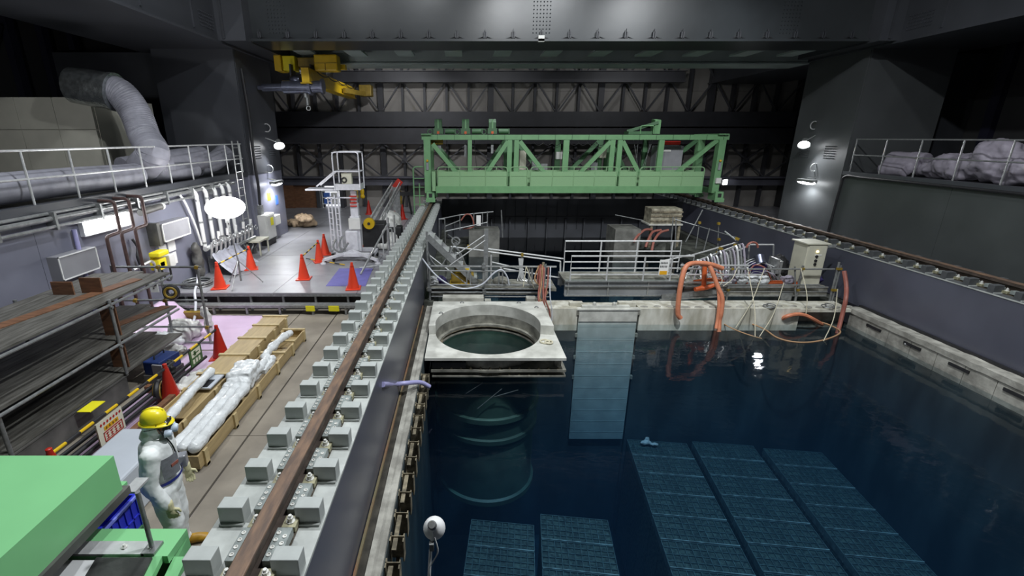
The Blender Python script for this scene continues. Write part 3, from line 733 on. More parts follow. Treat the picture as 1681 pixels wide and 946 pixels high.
MB().cyl((-5.55, 17.9, 5.95), (-5.45, 17.9, 5.95), .28, n=18).cyl((-5.45, 17.9, 5.95), (-5.1, 17.9, 5.97), .2, n=14).cyl((-5.1, 17.9, 5.97), (-5.03, 17.9, 5.97), .26, n=14).build('drum_gearbox', 'steel_dull_blue', drum, True)
MB().ball((-6.0, 17.95, 6.2), (.25, .18, .16), 12, 8).build('brake_cover', 'steel_dull_blue', drum, True)
MB().cyl((-5.7, 17.9, 5.6), (-5.7, 17.9, 5.75), .07).cyl((-5.66, 17.9, 5.35), (-5.66, 17.9, 5.6), .05).build('hook_block', 'galv', hy, True)
MB().torus((-5.64, 17.9, 5.25), .07, .02, 12, 6, (PI/2, 0, 0)).build('hook', 'galv', hy, True)
MB().box(-5.5, -5.46, 18.0, 18.9, 6.2, 6.7).box(-6.2, -6.14, 17.95, 18.4, 6.1, 6.7).build('hanger_plate', 'steel_dark', hy, kind='stuff')
for k in range(5): MB().tube(sag((-5.35, 18.4+k*1.4, 6.5), (-5.35, 19.8+k*1.4, 6.5), .08), .02, 6).build('hoist_cable', 'rubber_black', hy)

# ================================================================= POOL: cask frame, gate, racks
cask = thing('cask_pit_frame', 'white steel frame with a round opening standing at the pool corner', 'cask frame', (.55, 9.95, -.5))
CC = (.50, 9.95)
def ring_plate(x0, x1, y0, y1, R, z0, z1, c=CC, n=72, a0=0, a1=2*PI):
    mb = MB(); full = abs(a1-a0-2*PI) < 1e-6; inn = []; out = []
    angs = [a0 + (a1-a0)*k/n for k in range(n if full else n+1)]
    for cx, cy in ((x0,y0),(x1,y0),(x1,y1),(x0,y1)):
        a = math.atan2(cy-c[1], cx-c[0])
        while a < a0: a += 2*PI
        if a < a1: angs.append(a)
    angs = sorted(set(angs))
    for a in angs:
        dx, dy = math.cos(a), math.sin(a); t = 1e9
        if dx > 1e-9: t = min(t, (x1-c[0])/dx)
        if dx < -1e-9: t = min(t, (x0-c[0])/dx)
        if dy > 1e-9: t = min(t, (y1-c[1])/dy)
        if dy < -1e-9: t = min(t, (y0-c[1])/dy)
        inn.append((c[0]+R*dx, c[1]+R*dy)); out.append((c[0]+t*dx, c[1]+t*dy))
    m = len(angs); vs = [(*p, z1) for p in inn] + [(*p, z1) for p in out] + [(*p, z0) for p in inn] + [(*p, z0) for p in out]; fs = []
    for i in range(m if full else m-1):
        j = (i+1) % m
        fs += [(i, m+i, m+j, j), (2*m+j, 3*m+j, 3*m+i, 2*m+i), (i, j, 2*m+j, 2*m+i), (m+j, m+i, 3*m+i, 3*m+j)]
    if not full: fs += [(0, 2*m, 3*m, m), (m-1, 2*m-1, 4*m-1, 3*m-1)]
    return mb.add(vs, fs)
ring_plate(-.84, 2.04, 8.58, 11.4, 1.2, -.06, .0).build('lower_plate', 'white_plate', cask)
ring_plate(-.84, 1.98, 9.0, 11.4, 1.2, .0, .22, a0=math.radians(-8), a1=math.radians(188)).build('ring_wall', 'white_plate', cask)
MB().lathe([(1.2, -.06), (1.28, -.06), (1.28, -.30), (1.36, -.30), (1.36, -.34), (1.2, -.34)], (*CC, 0), 64, True).build('collar', 'grime_plate', cask, True)
ring_plate(-.72, 2.06, 8.62, 11.4, 1.12, -.34, -.29).build('middle_plate', 'grime_plate', cask)
ring_plate(-.55, 2.0, 8.7, 11.4, 1.12, -.36, -.34).build('gasket_plate', 'rust_bracket', cask)
ring_plate(-.70, 2.06, 8.62, 11.4, 1.12, -.455, -.425).build('bottom_plate', 'grime_plate', cask)
for k in range(13):
    MB().lathe([(.03, 0), (.03, .02), (.015, .02), (.015, .04)], (-.5+k*.2, 8.67, -.29), 6).build('plate_bolt', 'rust_bracket', cask)
    if 3 < k < 11: MB().lathe([(.03, 0), (.03, .02), (.015, .02), (.015, .03)], (-.5+k*.2, 8.67, -.425), 6).build('plate_bolt', 'rust_bracket', cask)
for x in (-.6, 1.0, 1.85):
    MB().box(x, x+.14, 8.8, 8.9, -.29, -.06).build('support_post', 'grime_plate', cask)
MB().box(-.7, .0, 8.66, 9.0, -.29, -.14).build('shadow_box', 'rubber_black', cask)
for x, y in ((-.1, 11.25), (1.35, 11.25), (1.75, 10.9), (-.6, 10.5)):
    MB().tube(arc((x, y, .22), .045, 0, PI, n=6), .012, 6).build('lifting_eye', 'galv_dull', cask)
MB().torus((1.72, 9.35, .02), .1, .018, 14, 6).torus((1.8, 9.3, .03), .08, .018, 14, 6).build('rope_coil', 'rope', cask)
MB().lathe([(1.13, -.46), (1.18, -.46), (1.18, -1.55), (1.24, -1.57), (1.24, -1.68), (1.16, -1.7), (1.16, -2.1), (1.22, -2.12), (1.22, -2.22), (1.14, -2.24), (1.14, -3.75), (1.2, -3.78), (1.2, -3.9), (1.05, -3.9), (1.08, -2.0)], (*CC, 0), 48, True).build('guide_cylinder', 'cask_green', cask, True)
for (p, q) in (((.0, 8.72, -.9), (.35, 8.68, -.62)), ((.25, 8.7, -1.25), (.75, 8.66, -.75)), ((.6, 8.68, -.95), (1.1, 8.7, -.8))):
    MB().cyl(p, q, .008, n=6).build('guide_wire', 'galv_dull', cask)
# pale block behind the ring, standing on the weir
tag(MB().box(-.62, .47, 11.61, 11.9, -.04, .24).build('concrete_block', 'concrete_pale', None, bevel=.01), 'long pale concrete block lying behind the round opening at the left', 'block')
tag(MB().box(.5, .66, 11.61, 11.8, -.04, .16).box(.66, 1.55, 11.61, 11.72, -.04, .07).build('concrete_strip', 'concrete_pale'), 'low pale concrete strip behind the round opening right of the long block', 'block')
tag(MB().prism([(1.6, 11.61), (1.88, 11.61), (1.85, 11.85), (1.6, 11.85)], -.04, .22).build('concrete_block', 'concrete_pale'), 'small pale concrete block behind the right corner of the round opening', 'block')
# gate
gt = thing('pool_gate', 'tall pale steel gate plate hanging from the weir into the water', 'gate', (3.73, 11.5, 0))
MB().box(2.96, 4.5, 11.46, 11.56, -4.0, -.04).build('gate_leaf', 'gate_steel', gt)
MB().box(2.96, 4.5, 11.44, 11.459, -.36, -.03).build('gate_top_plate', 'white_plate', gt)
MB().box(2.9, 4.56, 11.42, 11.6, -.04, -.01).build('gate_flange', 'white_plate', gt)
MB().box(3.05, 4.3, 11.5, 11.62, -.01, .05).build('gate_beam', 'white_plate', gt)
for x in (3.38, 3.9): MB().lathe([(.0, 0), (.05, 0), (.05, .07), (.03, .09), (.0, .09)], (x, 11.56, .05), 12).build('gate_lug', 'white_plate', gt, True)
for x in (2.93, 4.53):
    for z in (-.12, -.75, -1.4, -2.0): MB().box(x-.03, x+.03, 11.42, 11.5, z-.05, z+.05).build('gate_roller', 'grime_plate', gt)
for k in range(9): MB().box(2.97, 4.49, 11.455, 11.462, -.9-k*.36, -.885-k*.36).build('gate_seam', 'gate_steel', gt)
# fuel racks on the pool bottom
def make_rack(w, d, nx, ny):
    mb = MB(); t = .014; z = 0
    for i in range(nx+1): mb.box(-w/2+w*i/nx-t/2, -w/2+w*i/nx+t/2, -d/2, d/2, -.18, z)
    for j in range(ny+1): mb.box(-w/2, w/2, -d/2+d*j/ny-t/2, -d/2+d*j/ny+t/2, -.18, z)
    return mb
R0 = None
def rack(x, y, w, d, nx, ny, label, grp, key, store={}):
    t = thing('fuel_rack', label, 'fuel rack', (x, y, -4.0), math.radians(-7), grp)
    if key not in store:
        g = make_rack(w, d, nx, ny).build('cell_grid', 'rack_steel', t, local=True)
        b = MB().box(-w/2, w/2, -d/2, d/2, -3.4, -.03).build('rack_body', 'rack_fill', t, local=True)
        r = MB().box(-w/2, w/2, -d/2-.01, -d/2+.01, -.2, .02).build('rack_rim', 'rack_rim', t, local=True)
        store[key] = (g, b, r)
    else:
        for s_ in store[key]: spawn(s_, t, (0,0,0))
yaw = math.radians(-7)
def along(x, y, k, pitch): return x - math.sin(-yaw)*0 + math.sin(yaw)*k*pitch*1.0, y - math.cos(yaw)*k*pitch
ORD = ['first', 'second', 'third', 'fourth', 'fifth', 'sixth', 'seventh', 'eighth', 'ninth', 'tenth']
for k in range(7):
    x, y = along(5.40, 11.0, k, .71); rack(x, y, 1.62, .68, 11, 4, 'submerged fuel rack, %s from the weir in the row by the gate foot' % ORD[k], 'racks in the row nearest the gate', 'a')
    x, y = along(7.22, 10.9, k, .71); rack(x, y, 1.62, .68, 11, 4, 'submerged fuel rack, %s from the weir in the middle row' % ORD[k], 'racks in the middle row', 'a')
    x, y = along(9.0, 10.6, k, .71); rack(x, y, 1.5, .68, 11, 4, 'dim submerged fuel rack, %s from the weir along the right pool wall' % ORD[k], 'racks along the right wall', 'b')
for k in range(3):
    x, y = along(2.42, 8.2, k, .72); rack(x, y, 1.5, .7, 11, 5, 'submerged fuel rack, %s of the short row in front of the round opening' % ORD[k], 'racks before the round opening', 'c')
    x, y = along(.78, 8.05, k, .72); rack(x, y, 1.4, .7, 10, 5, 'submerged fuel rack, %s of the short row beside the left pool wall' % ORD[k], 'racks beside the left pool wall', 'd')
tag(remesh(MB().ball((5.05, 11.15, -3.9), (.16, .07, .06)).ball((5.28, 11.1, -3.92), (.12, .06, .04)).ball((5.1, 11.2, -3.82), (.07, .05, .06)), 'plastic_scrap', 'tarp_white', None, .02, 2, .02, .06), 'small white scrap lying on the rack beside the gate foot', 'scrap')

# ================================================================= CLUTTER ON THE WEIR
def pipes(parent, name, m, segs, r=.024, n=8):
    for p, q in segs: MB().cyl(p, q, r, n=n).build(name, m, parent, True)
# --- pipe railing left of the footbridge
rl = thing('pipe_railing', 'scaffold pipe railing behind the round opening', 'railing', (.6, 12.2, -.04))
D0 = 12.2
def zr(y, d=12.2): return y
for py, x0, x1, r in ((.945, -.98, 2.45, .028), (.82, -.95, 1.4, .022), (.42, -.98, 2.4, .026), (.31, -.95, 2.2, .022), (.20, -.95, 2.3, .026), (.08, -.95, 2.3, .022)):
    MB().cyl((x0, 12.2, py), (x1, 12.22, py-.02), r, n=8).build('rail_pipe', 'galv', rl, True)
for x, z0, z1, r in ((-1.0, -.04, 1.05, .03), (.48, -.04, 1.02, .035), (.02, .4, .82, .02), (.12, .4, .82, .02), (.9, .38, .9, .025), (1.0, .38, .9, .02), (1.72, .38, .92, .03), (1.80, .38, .92, .03), (2.05, .35, .93, .025)):
    MB().cyl((x, 12.25, z0), (x, 12.25, z1), r, n=8).build('rail_post', 'galv', rl, True)
for x, z in ((-1.0, .95), (.48, .95), (.48, .42), (-1.0, .3), (.5, .2)):
    MB().obox((x, 12.2, z), (.1, .12, .1)).build('pipe_clamp', 'galv_dull', rl)
for x0, x1, z in ((-.95, 2.3, .26), (-.95, 2.25, .14)):
    MB().box(x0, x1, 12.3, 12.34, z-.05, z+.03).build('toe_board', 'grime_plate', rl)
wk = struct(MB().box(-1.1, 2.5, 12.3, 13.2, .2, .28).build('trim_walkway_left', 'grime_plate'))
# --- rear railing, sloping
rr = thing('pipe_railing', 'bright sloping pipe railing over the dark well', 'railing', (1.4, 13.3, .2))
for a, b in (((0.57, 13.3, 1.18), (2.86, 13.3, 0.87)), ((0.62, 13.2, 1.11), (2.75, 13.2, 0.82)), ((0.72, 13.3, 0.78), (1.71, 13.3, 0.54)), ((0.98, 13.2, 0.62), (2.75, 13.2, 0.32)), ((-0.45, 13.4, 1.21), (0.63, 13.4, 1.08))):
    MB().cyl(a, b, .024, n=8).build('rail_pipe', 'galv_bright', rr, True)
for x, y0, y1 in ((806, 413, 465), (920, 429, 470), (857, 420, 468), (732, 405, 465)):
    MB().cyl((0.73, 13.25, 1.1) if x == 806 else (2.76, 13.25, 0.81) if x == 920 else (1.63, 13.25, 0.97) if x == 857 else (-0.58, 13.25, 1.25), (0.74, 13.25, 0.08) if x == 806 else (2.81, 13.25, 0.04) if x == 920 else (1.67, 13.25, 0.08) if x == 857 else (-0.6, 13.25, 0.12), .026, n=8).build('rail_post', 'galv_bright', rr, True)
for p in ((1.63, 13.2, 1.02), (0.07, 13.2, 1.26)): MB().obox(p, (.07, .08, .09)).build('pipe_clamp', 'yellow_dull', rr)
# --- steel post with two braces
sp = thing('steel_post', 'grey steel post with two slanting braces behind the round opening', 'post', (0.55, 12.6, 0.25))
MB().box((0.49, 12.6, 1.14)[0], (0.61, 12.6, 1.14)[0], 12.55, 12.65, .25, (0.53, 12.6, 1.89)[2]).build('post_shaft', 'galv', sp)
MB().cyl((0.51, 12.55, 1.73), (-0.25, 12.5, 1.2), .016, n=6).build('brace', 'galv_bright', sp)
MB().cyl((0.52, 12.55, 1.58), (-0.55, 12.4, 0.84), .016, n=6).build('brace', 'galv_bright', sp)
# --- sloping stair from the rail girder down to the walkway
st = thing('stair', 'narrow steel stair sloping down from the rail to the walkway', 'stair', (0.34, 12.6, 0.32))
A, B = Vector((-1.05, 12.5, (-1.09, 12.5, 1.71)[2])), Vector((.32, 12.6, .32))
for dy in (-.05, .55): MB().beam(A + Vector((0, dy, 0)), B + Vector((0, dy, 0)), .03, .16).build('stringer', 'galv', st)
for k in range(7):
    p = A.lerp(B, (k+.4)/7); MB().box(p.x-.11, p.x+.11, p.y-.03, p.y+.53, p.z+.03, p.z+.06).build('tread', 'galv_bright', st)
MB().cyl((-1.06, 12.45, .3), (-1.06, 12.45, (-1.12, 12.5, 1.79)[2]+.05), .03, n=8).build('stair_post', 'galv', st)
MB().cyl((-1.0, 12.4, 1.2), (.05, 12.4, .35), .018, n=6).build('stair_rail', 'galv_bright', st)
# --- hoses there
def hose(label, pts, r, m, cat='hose', group=None, name='hose', n=8, k=7):
    return tag(MB().tube(catmull(pts, k), r, n).build(name, m, None, True), label, cat, group)
hose('white hose sagging in front of the pipe railing behind the round opening', [(-1.22, 12.1, 1.26), (-0.87, 12.05, 0.8), (-0.49, 12.0, 0.51), (-0.08, 12.0, 0.37), (0.41, 12.0, 0.48), (0.76, 12.0, 0.82), (0.96, 12.0, 0.89), (1.11, 12.05, 0.68), (1.17, 12.1, 0.44)], .022, 'hose_white')
hose('grey hose looping beside the foot of the sloping stair', [(-1.04, 12.3, 1.35), (-0.91, 12.3, 1.04), (-0.71, 12.3, 0.9), (-0.55, 12.35, 1.11)], .018, 'galv_dull')
for i, (x, m, lab) in enumerate(((1.93, 'hose_red', 'red hose bundle strand left of the upright bundle by the footbridge'), (2.03, 'hose_red', 'red hose strand in the middle of the upright bundle by the footbridge'), (2.14, 'hose_red', 'red hose strand right of the upright bundle by the footbridge'), (1.98, 'rope_brown', 'brown rope hanging in the upright bundle by the footbridge'), (2.20, 'hose_white', 'white hose hanging beside the red bundle by the footbridge'))):
    w_ = .04*math.sin(i*2)
    hose(lab, [(x+.06, 12.05, .96), (x+.02, 11.5+.3, .6), (x-.06+w_, 11.42, .3), (x+.04, 11.38, -.1), (x+.03, 11.36, -.6), (x+.02, 11.3, -1.3)], .02 if m == 'hose_red' else .013, m, group='hoses in the upright bundle')
for k in range(5): pass
lc = thing('cable_bundle', 'tangle of brown and red cables tied to the post left of the footbridge', 'cable', (2.05, 12.0, 0))
for k in range(7):
    a = random.random()*.25 - .12; MB().tube(catmull([(2.05+a, 12.05, .98+.1*random.random()), (2.0+a*1.4, 12.0, .6), (2.08-a, 11.95, .3), (2.05+a, 11.9, -.02)], 5), .02, 6).build('cable_strand', ('hose_red', 'rope_brown', 'galv_dull')[k % 3], lc, True)
MB().cyl((2.07, 12.1, -.04), (2.07, 12.1, 1.08), .035, n=8).build('bundle_post', 'rust_bracket', lc)
# --- gear on the left walkway
yb = thing('yellow_machine', 'yellow machine crate behind the pipe railing', 'machine', (-.15, 12.7, .28))
MB().box(-.42, .22, 12.6, 12.95, .28, .62).build('machine_body', 'yellow_dull', yb, bevel=.03)
MB().box(-.46, .28, 12.55, 13.0, .28, .34).box(-.3, .1, 12.62, 12.9, .62, .7).build('machine_frame', 'yellow_paint', yb, bevel=.02)
tag(remesh(MB().ball((-.72, 12.7, .4), (.16, .12, .13)).ball((-.62, 12.65, .36), (.12, .1, .09)), 'cloth_bundle', 'purple_cloth', None, .02, 3, .03, .08), 'dark purple cloth bundle left of the yellow machine', 'cloth')
tag(remesh(MB().ball((-.92, 12.6, .42), (.12, .1, .14)).ball((-.86, 12.56, .36), (.1, .09, .09)), 'plastic_bag', 'wrap_plastic', None, .02, 2, .03, .07), 'clear plastic bag at the left end of the pipe railing', 'bag')
dm = thing('hatch_cover', 'grey domed cover sitting on the walkway behind the railing', 'cover', (1.0, 12.75, .28))
MB().lathe([(.24, 0), (.24, .1), (.2, .16), (.1, .2), (.0, .2)], (1.0, 12.75, .28), 20).build('dome', 'grime_plate', dm, True); MB().lathe([(.28, 0), (.28, .03), (.2, .03)], (1.0, 12.75, .28), 20).build('rim', 'galv_dull', dm)
vs = thing('valve_stand', 'small valve stand wrapped in cables beside the stair', 'valve', (-0.3, 13.0, 0.68))
MB().cyl((-0.3, 13.0, 0.4), (-0.29, 13.0, 1.43), .04).build('stand_pipe', 'galv_dull', vs); MB().torus((-0.29, 13.0, 1.46), .11, .025, 14, 6, (PI/2, 0, 0)).build('handwheel', 'galv', vs, True)
MB().tube(catmull([(-0.52, 12.95, 1.05), (-0.34, 12.9, 1.33), (-0.14, 12.95, 1.09), (0.0, 13.0, 0.68)], 6), .03, 6).tube(catmull([(-0.44, 12.95, 0.78), (-0.26, 12.9, 1.15), (-0.09, 12.95, 0.87)], 6), .025, 6).build('stand_cable', 'galv_dull', vs, True)
cw = thing('cable_drop', 'white taped cable bundle hanging from the bright sloping railing', 'cable', (1.74, 13.1, 0.18))
for k in range(5): MB().tube(catmull([(1.52+.03*k, 13.05, .95), (1.55+.02*k, 13.0, .6), (1.5+.06*k, 12.95, .35), (1.5+.13*k, 12.9, .3)], 5), .016, 6).build('cable_strand', 'galv_bright', cw, True)
rc = thing('rope_tie', 'knotted white rope tied in an inverted V on the pipe railing', 'rope', (1.62, 12.16, .4))
MB().cyl((1.62, 12.16, .95), (1.56, 12.1, .4), .012, n=6).cyl((1.62, 12.16, .95), (1.86, 12.1, .35), .012, n=6).build('rope_leg', 'rope', rc)

# --- footbridge
fb = thing('footbridge', 'grey steel footbridge with double railings above the gate', 'bridge', (4.4, 12.6, .1))
MB().box(2.72, 6.02, 12.28, 12.34, .09, .50).build('side_beam', 'steel_face_light', fb)
for z in (.09, .5, .36): MB().box(2.72, 6.02, 12.22, 12.4, z-.015, z+.015).build('beam_flange', 'galv', fb)
for x in (2.8, 3.9, 5.0): MB().box(x, x+.03, 12.24, 12.28, .1, .5).build('beam_stiffener', 'galv', fb)
MB().box(2.72, 6.02, 13.2, 13.26, .09, .50).build('side_beam', 'steel_face_light', fb); MB().box(2.72, 6.02, 12.34, 13.2, .46, .5).build('bridge_deck', 'grime_plate', fb)
def rail(parent, x0, x1, y, z0, z1, zs, posts, m='galv_bright', r=.024):
    MB().tube([(x0, y, z0), (x0, y, z1), (x1, y, z1), (x1, y, z0)], r, 8).build('handrail', m, parent)
    for z in zs: MB().cyl((x0, y, z), (x1, y, z), r*.9, n=8).build('mid_rail', m, parent, True)
    for x in posts: MB().cyl((x, y, z0), (x, y, z1), r, n=8).build('rail_post', m, parent, True)
rail(fb, 2.86, 6.18, 12.3, .5, 1.2, (.86, .68), (3.86, 4.86, 5.6))
rail(fb, 2.86, 6.2, 13.2, .5, 1.42, (1.12, .8), (3.9, 4.95, 5.95))
sg = tag(MB().box(*((5.25, 12.25, 0.88)[0], (5.5, 12.25, 0.88)[0]), 12.24, 12.255, (5.41, 12.25, 0.68)[2], (5.35, 12.25, 1.11)[2]).build('notice_board', 'paper', None), 'white notice with black lettering and yellow foot on the footbridge railing', 'sign')
xa, xb = (5.27, 12.25, 0.88)[0], (5.47, 12.25, 0.88)[0]; zt = (5.36, 12.25, 1.07)[2]
for r_ in range(2):
    for k in range(5):
        xx = xa + (xb-xa)*k/5
        MB().box(xx, xx+.026, 12.232, 12.239, zt-.06-r_*.1, zt-.045-r_*.1).box(xx+.008, xx+.014, 12.232, 12.239, zt-.075-r_*.1, zt-.02-r_*.1).box(xx+.002, xx+.024, 12.232, 12.239, zt-.028-r_*.1, zt-.020-r_*.1).build('lettering', 'rubber_black', sg, kind='stuff')
MB().box(xa, xb, 12.232, 12.239, zt-.37, zt-.27).build('yellow_field', 'sign_orange', sg)
# --- right hand working platform with scaffold rails
rs = thing('scaffold_platform', 'scaffold platform with pipe rails on the weir by the orange hoses', 'scaffold', (8.0, 12.2, 0))
for x0, x1, z, m in ((5.72, 9.9, .90, 'galv'), (5.75, 7.6, 1.0, 'galv_bright'), (5.85, 8.0, .74, 'galv_bright'), (6.9, 9.6, .45, 'galv_dull'), (5.85, 7.2, .52, 'galv_bright')):
    MB().cyl((x0, 12.1, z), (x1, 12.1, z-.01), .024, n=8).build('rail_pipe', m, rs, True)
for x, z0, z1, m in ((5.80, -.02, 1.05, 'galv_dull'), (7.15, -.02, 1.0, 'galv_dull'), (9.05, -.02, .98, 'galv_dull'), (10.0, -.02, 1.08, 'galv_dull'), (10.06, -.3, .98, 'galv_dull')):
    MB().cyl((x, 12.12, z0), (x, 12.12, z1), .03, n=8).build('standard', m, rs, True)
    [MB().obox((x, 12.1, z_), (.06, .07, .06)).build('pipe_clamp', 'yellow_dull', rs) for z_ in (.9, .3)]
for z in (.34, .22, .1): MB().box(6.0, 9.95, 12.2, 12.26, z-.02, z+.02).build('platform_flange', 'galv', rs)
MB().box(6.0, 9.95, 12.22, 12.24, .1, .34).build('platform_side', 'grime_plate', rs); MB().box(6.0, 9.95, 12.24, 13.4, .30, .34).build('platform_deck', 'grime_plate', rs)
MB().beam((5.35, 12.1, .1), (7.0, 12.1, .27), .06, .14).beam((5.3, 12.08, .02), (7.0, 12.08, .14), .05, .05).build('ramp_beam', 'galv_dull', rs)
MB().box(8.65, 8.95, 12.14, 12.16, -.02, .2).build('tag_plate', 'galv_dull', rs)
MB().cyl((9.05, 12.1, -.02), (8.85, 12.14, .95), .02, n=6).build('brace', 'galv_dull', rs)
# sloping rails to the rear right
sr = thing('pipe_railing', 'crooked pipe railing rising to the right behind the orange hoses', 'railing', (7.7, 13.4, 0.57))
for a, b in (((6.41, 13.0, 1.04), (8.27, 14.0, 1.21)), ((6.64, 13.0, 0.89), (8.21, 14.0, 1.08)), ((7.45, 13.2, 0.9), (8.29, 13.4, 1.25)), ((8.29, 13.4, 1.27), (9.0, 13.4, 1.27)), ((8.41, 15.0, 1.35), (8.34, 14.2, 1.24)), ((6.41, 13.0, 1.06), (5.68, 13.0, 0.89))):
    MB().cyl(a, b, .024, n=8).build('rail_pipe', 'galv_bright', sr, True)
for a, b in (((8.26, 14.0, 1.3), (8.32, 14.0, 0.4)), ((7.48, 13.6, 1.17), (7.59, 13.6, 0.32)), ((8.29, 13.4, 1.27), (8.42, 13.4, 0.19)), ((9.0, 13.4, 1.27), (9.19, 13.4, 0.19))):
    MB().cyl(a, b, .024, n=8).build('rail_post', 'galv', sr, True)
for p in ((8.2, 13.9, 1.34), (8.18, 13.9, 1.14), (7.46, 13.5, 0.99), (7.53, 13.5, 1.13)): MB().obox(p, (.09, .08, .08), (0, .4, 0)).build('pipe_clamp', 'yellow_dull', sr)
hg = thing('hose_tangle', 'tangle of pale hoses draped over the crooked railing', 'hose', (7.86, 13.2, 0.06))
rnd = random.Random(3)
for k in range(15):
    x = 6.65 + k*.085; z0 = .85 + .03*k
    MB().tube(catmull([(x-.1+.2*rnd.random(), 13.3, .35), (x-.05, 13.15, z0-.25), (x, 13.0, z0+.12*rnd.random()), (x+.06, 12.85, z0-.3), (x+.12*rnd.random(), 12.7, .38)], 5), .022+.012*rnd.random(), 6).build('hose_strand', ('galv_bright', 'galv', 'sheet_grey')[k % 3], hg, True)
ct = thing('cable_heap', 'heap of thin grey cables on the platform behind the rope', 'cable', (7.6, 12.8, .34))
for k in range(26):
    x = 6.3 + 2.3*rnd.random(); y = 12.45 + .6*rnd.random(); L_ = .3 + .5*rnd.random(); hgt = .42 + .4*rnd.random()
    MB().tube(catmull([(x, y, .37), (x+L_*.2, y+.08, hgt), (x+L_*.55, y-.05, hgt-.06*rnd.random()), (x+L_, y+.05, .38)], 5), .009+.01*rnd.random(), 6).build('cable_strand', ('galv', 'sheet_grey', 'rubber_black', 'hose_red', 'galv_bright')[k % 5], ct, True)
# clear plastic dome frame and pump gear further right
pg = thing('pump_unit', 'pump unit under a bent wire hood left of the beige cabinet', 'pump', (8.35, 12.9, .34))
for k in range(4): MB().tube(arc((8.35, 12.75+k*.1, .5), .38+.02*k, .1, PI-.1, n=12), .012, 6).build('hood_wire', 'galv_bright', pg, True)
MB().box(8.15, 8.55, 12.8, 13.1, .36, .85).build('pump_body', 'purple_cloth', pg, bevel=.04); MB().cyl((8.35, 12.8, .85), (8.35, 12.95, 1.05), .13).build('pump_head', 'steel_dull_blue', pg, True)
MB().box(7.95, 8.85, 12.7, 12.76, .52, .58).box(8.75, 8.82, 12.7, 13.1, .34, 1.0).box(8.83, 8.9, 12.7, 13.1, .34, .95).build('pump_frame', 'galv', pg)
MB().tube(arc((8.2, 13.1, 1.25), .16, 0, PI, n=8), .03, 6).build('pump_hose', 'hose_red', pg, True)
tag(remesh(MB().ball((9.05, 13.1, .7), (.3, .2, .36)).ball((9.3, 13.1, .55), (.2, .2, .22)), 'dark_bundle', 'rubber_black', None, .03, 3, .04, .15), 'dark wrapped bundle between the pump and the cabinet', 'bundle')
tag(remesh(MB().ball((9.85, 12.75, .52), (.22, .2, .16)).ball((9.98, 12.75, .42), (.14, .2, .12)).ball((9.72, 12.75, .44), (.16, .2, .12)), 'cloth_bundle', 'purple_cloth', None, .025, 3, .04, .1), 'navy cloth bundle on the platform right of the cabinet', 'cloth')
# row of filter drums and orange hose along the platform
for k, (x, m, lab) in enumerate(((7.3, 'sheet_grey', 'pinkish grey wrapped drum at the left end of the platform row'), (7.62, 'wrap_plastic', 'second plastic wrapped drum of the platform row'), (7.92, 'wrap_plastic', 'third plastic wrapped drum of the platform row'), (8.22, 'wrap_plastic', 'fourth plastic wrapped drum of the platform row'), (8.9, 'sheet_grey', 'grey wrapped drum lying just left of the beige cabinet'))):
    tag(remesh(MB().cyl((x-.12, 12.4, .48), (x+.12, 12.42, .48), .12, n=14).ball((x+.06, 12.4, .5), .13), 'wrapped_drum', m, None, .02, 2, .025, .07), lab, 'drum', 'wrapped drums on the platform')
hose('orange hose lying along the platform under the pipe rail', [(6.35, 12.45, .42), (6.8, 12.4, .5), (7.2, 12.45, .42), (7.7, 12.4, .44), (8.2, 12.42, .4), (8.7, 12.42, .42), (9.3, 12.42, .38)], .055, 'hose_orange_dark')
# beige control cabinet
cbn = thing('control_cabinet', 'tall beige control cabinet with an amber lamp by the right girder', 'cabinet', (9.47, 12.55, .34))
MB().box(9.2, 9.74, 12.3, 12.85, .34, 1.52).build('cabinet_body', 'cabinet_beige', cbn, bevel=.012)
dr = MB().box(9.23, 9.71, 12.28, 12.3, .38, 1.49).build('cabinet_door', 'cabinet_beige', cbn, bevel=.006)
MB().ball((9.47, 12.275, 1.33), .035, 10, 6).build('amber_lamp', 'amber_glow', dr, True)
for z in (1.2, 1.08, .98): MB().cyl((9.47, 12.25, z), (9.47, 12.28, z), .035, n=12).build('switch_knob', 'rubber_black', dr)
MB().box(9.42, 9.6, 12.272, 12.279, 1.22, 1.25).build('name_plate', 'paper', dr)
MB().box(9.15, 9.79, 12.26, 12.9, 1.52, 1.55).build('cabinet_hood', 'cabinet_beige', cbn)
MB().cyl((9.74, 12.5, 1.4), (10.1, 12.5, 1.4), .03).build('cable_gland', 'galv', cbn)
# orange hoses hanging over the weir into the pool
hose('thick orange hose hanging in a long loop left on the weir', [(6.66, 11.7, 1.02), (6.28, 11.65, 1.15), (5.86, 11.6, 1.19), (5.61, 11.5, 1.12), (5.5, 11.4, 0.8), (5.47, 11.35, 0.32), (5.5, 11.33, -0.09), (5.58, 11.32, -0.22)], .062, 'hose_orange', n=12)
hose('thick orange hose hanging down right of the long loop', [(6.07, 11.7, 1.13), (6.26, 11.65, 1.11), (6.36, 11.55, 0.91), (6.47, 11.45, 0.62), (6.59, 11.35, 0.32), (6.6, 11.3, -0.08), (6.59, 11.3, -0.28), (6.57, 11.2, -0.55)], .055, 'hose_orange', n=12)
hose('thin orange hose doubled beside the hanging thick hoses', [(6.41, 11.6, 0.87), (6.5, 11.45, 0.53), (6.53, 11.35, 0.15), (6.53, 11.3, -0.2), (6.48, 11.2, -0.46)], .04, 'hose_orange', n=10)
hose('dark orange hose standing in a square bend behind the loop', [(6.35, 12.0, 1.0), (6.38, 12.0, 0.7), (6.4, 12.0, 0.44), (6.27, 11.95, 0.39), (6.18, 11.95, 0.37), (6.47, 11.95, 0.42), (6.65, 11.95, 0.49)], .06, 'hose_orange_dark', n=10)
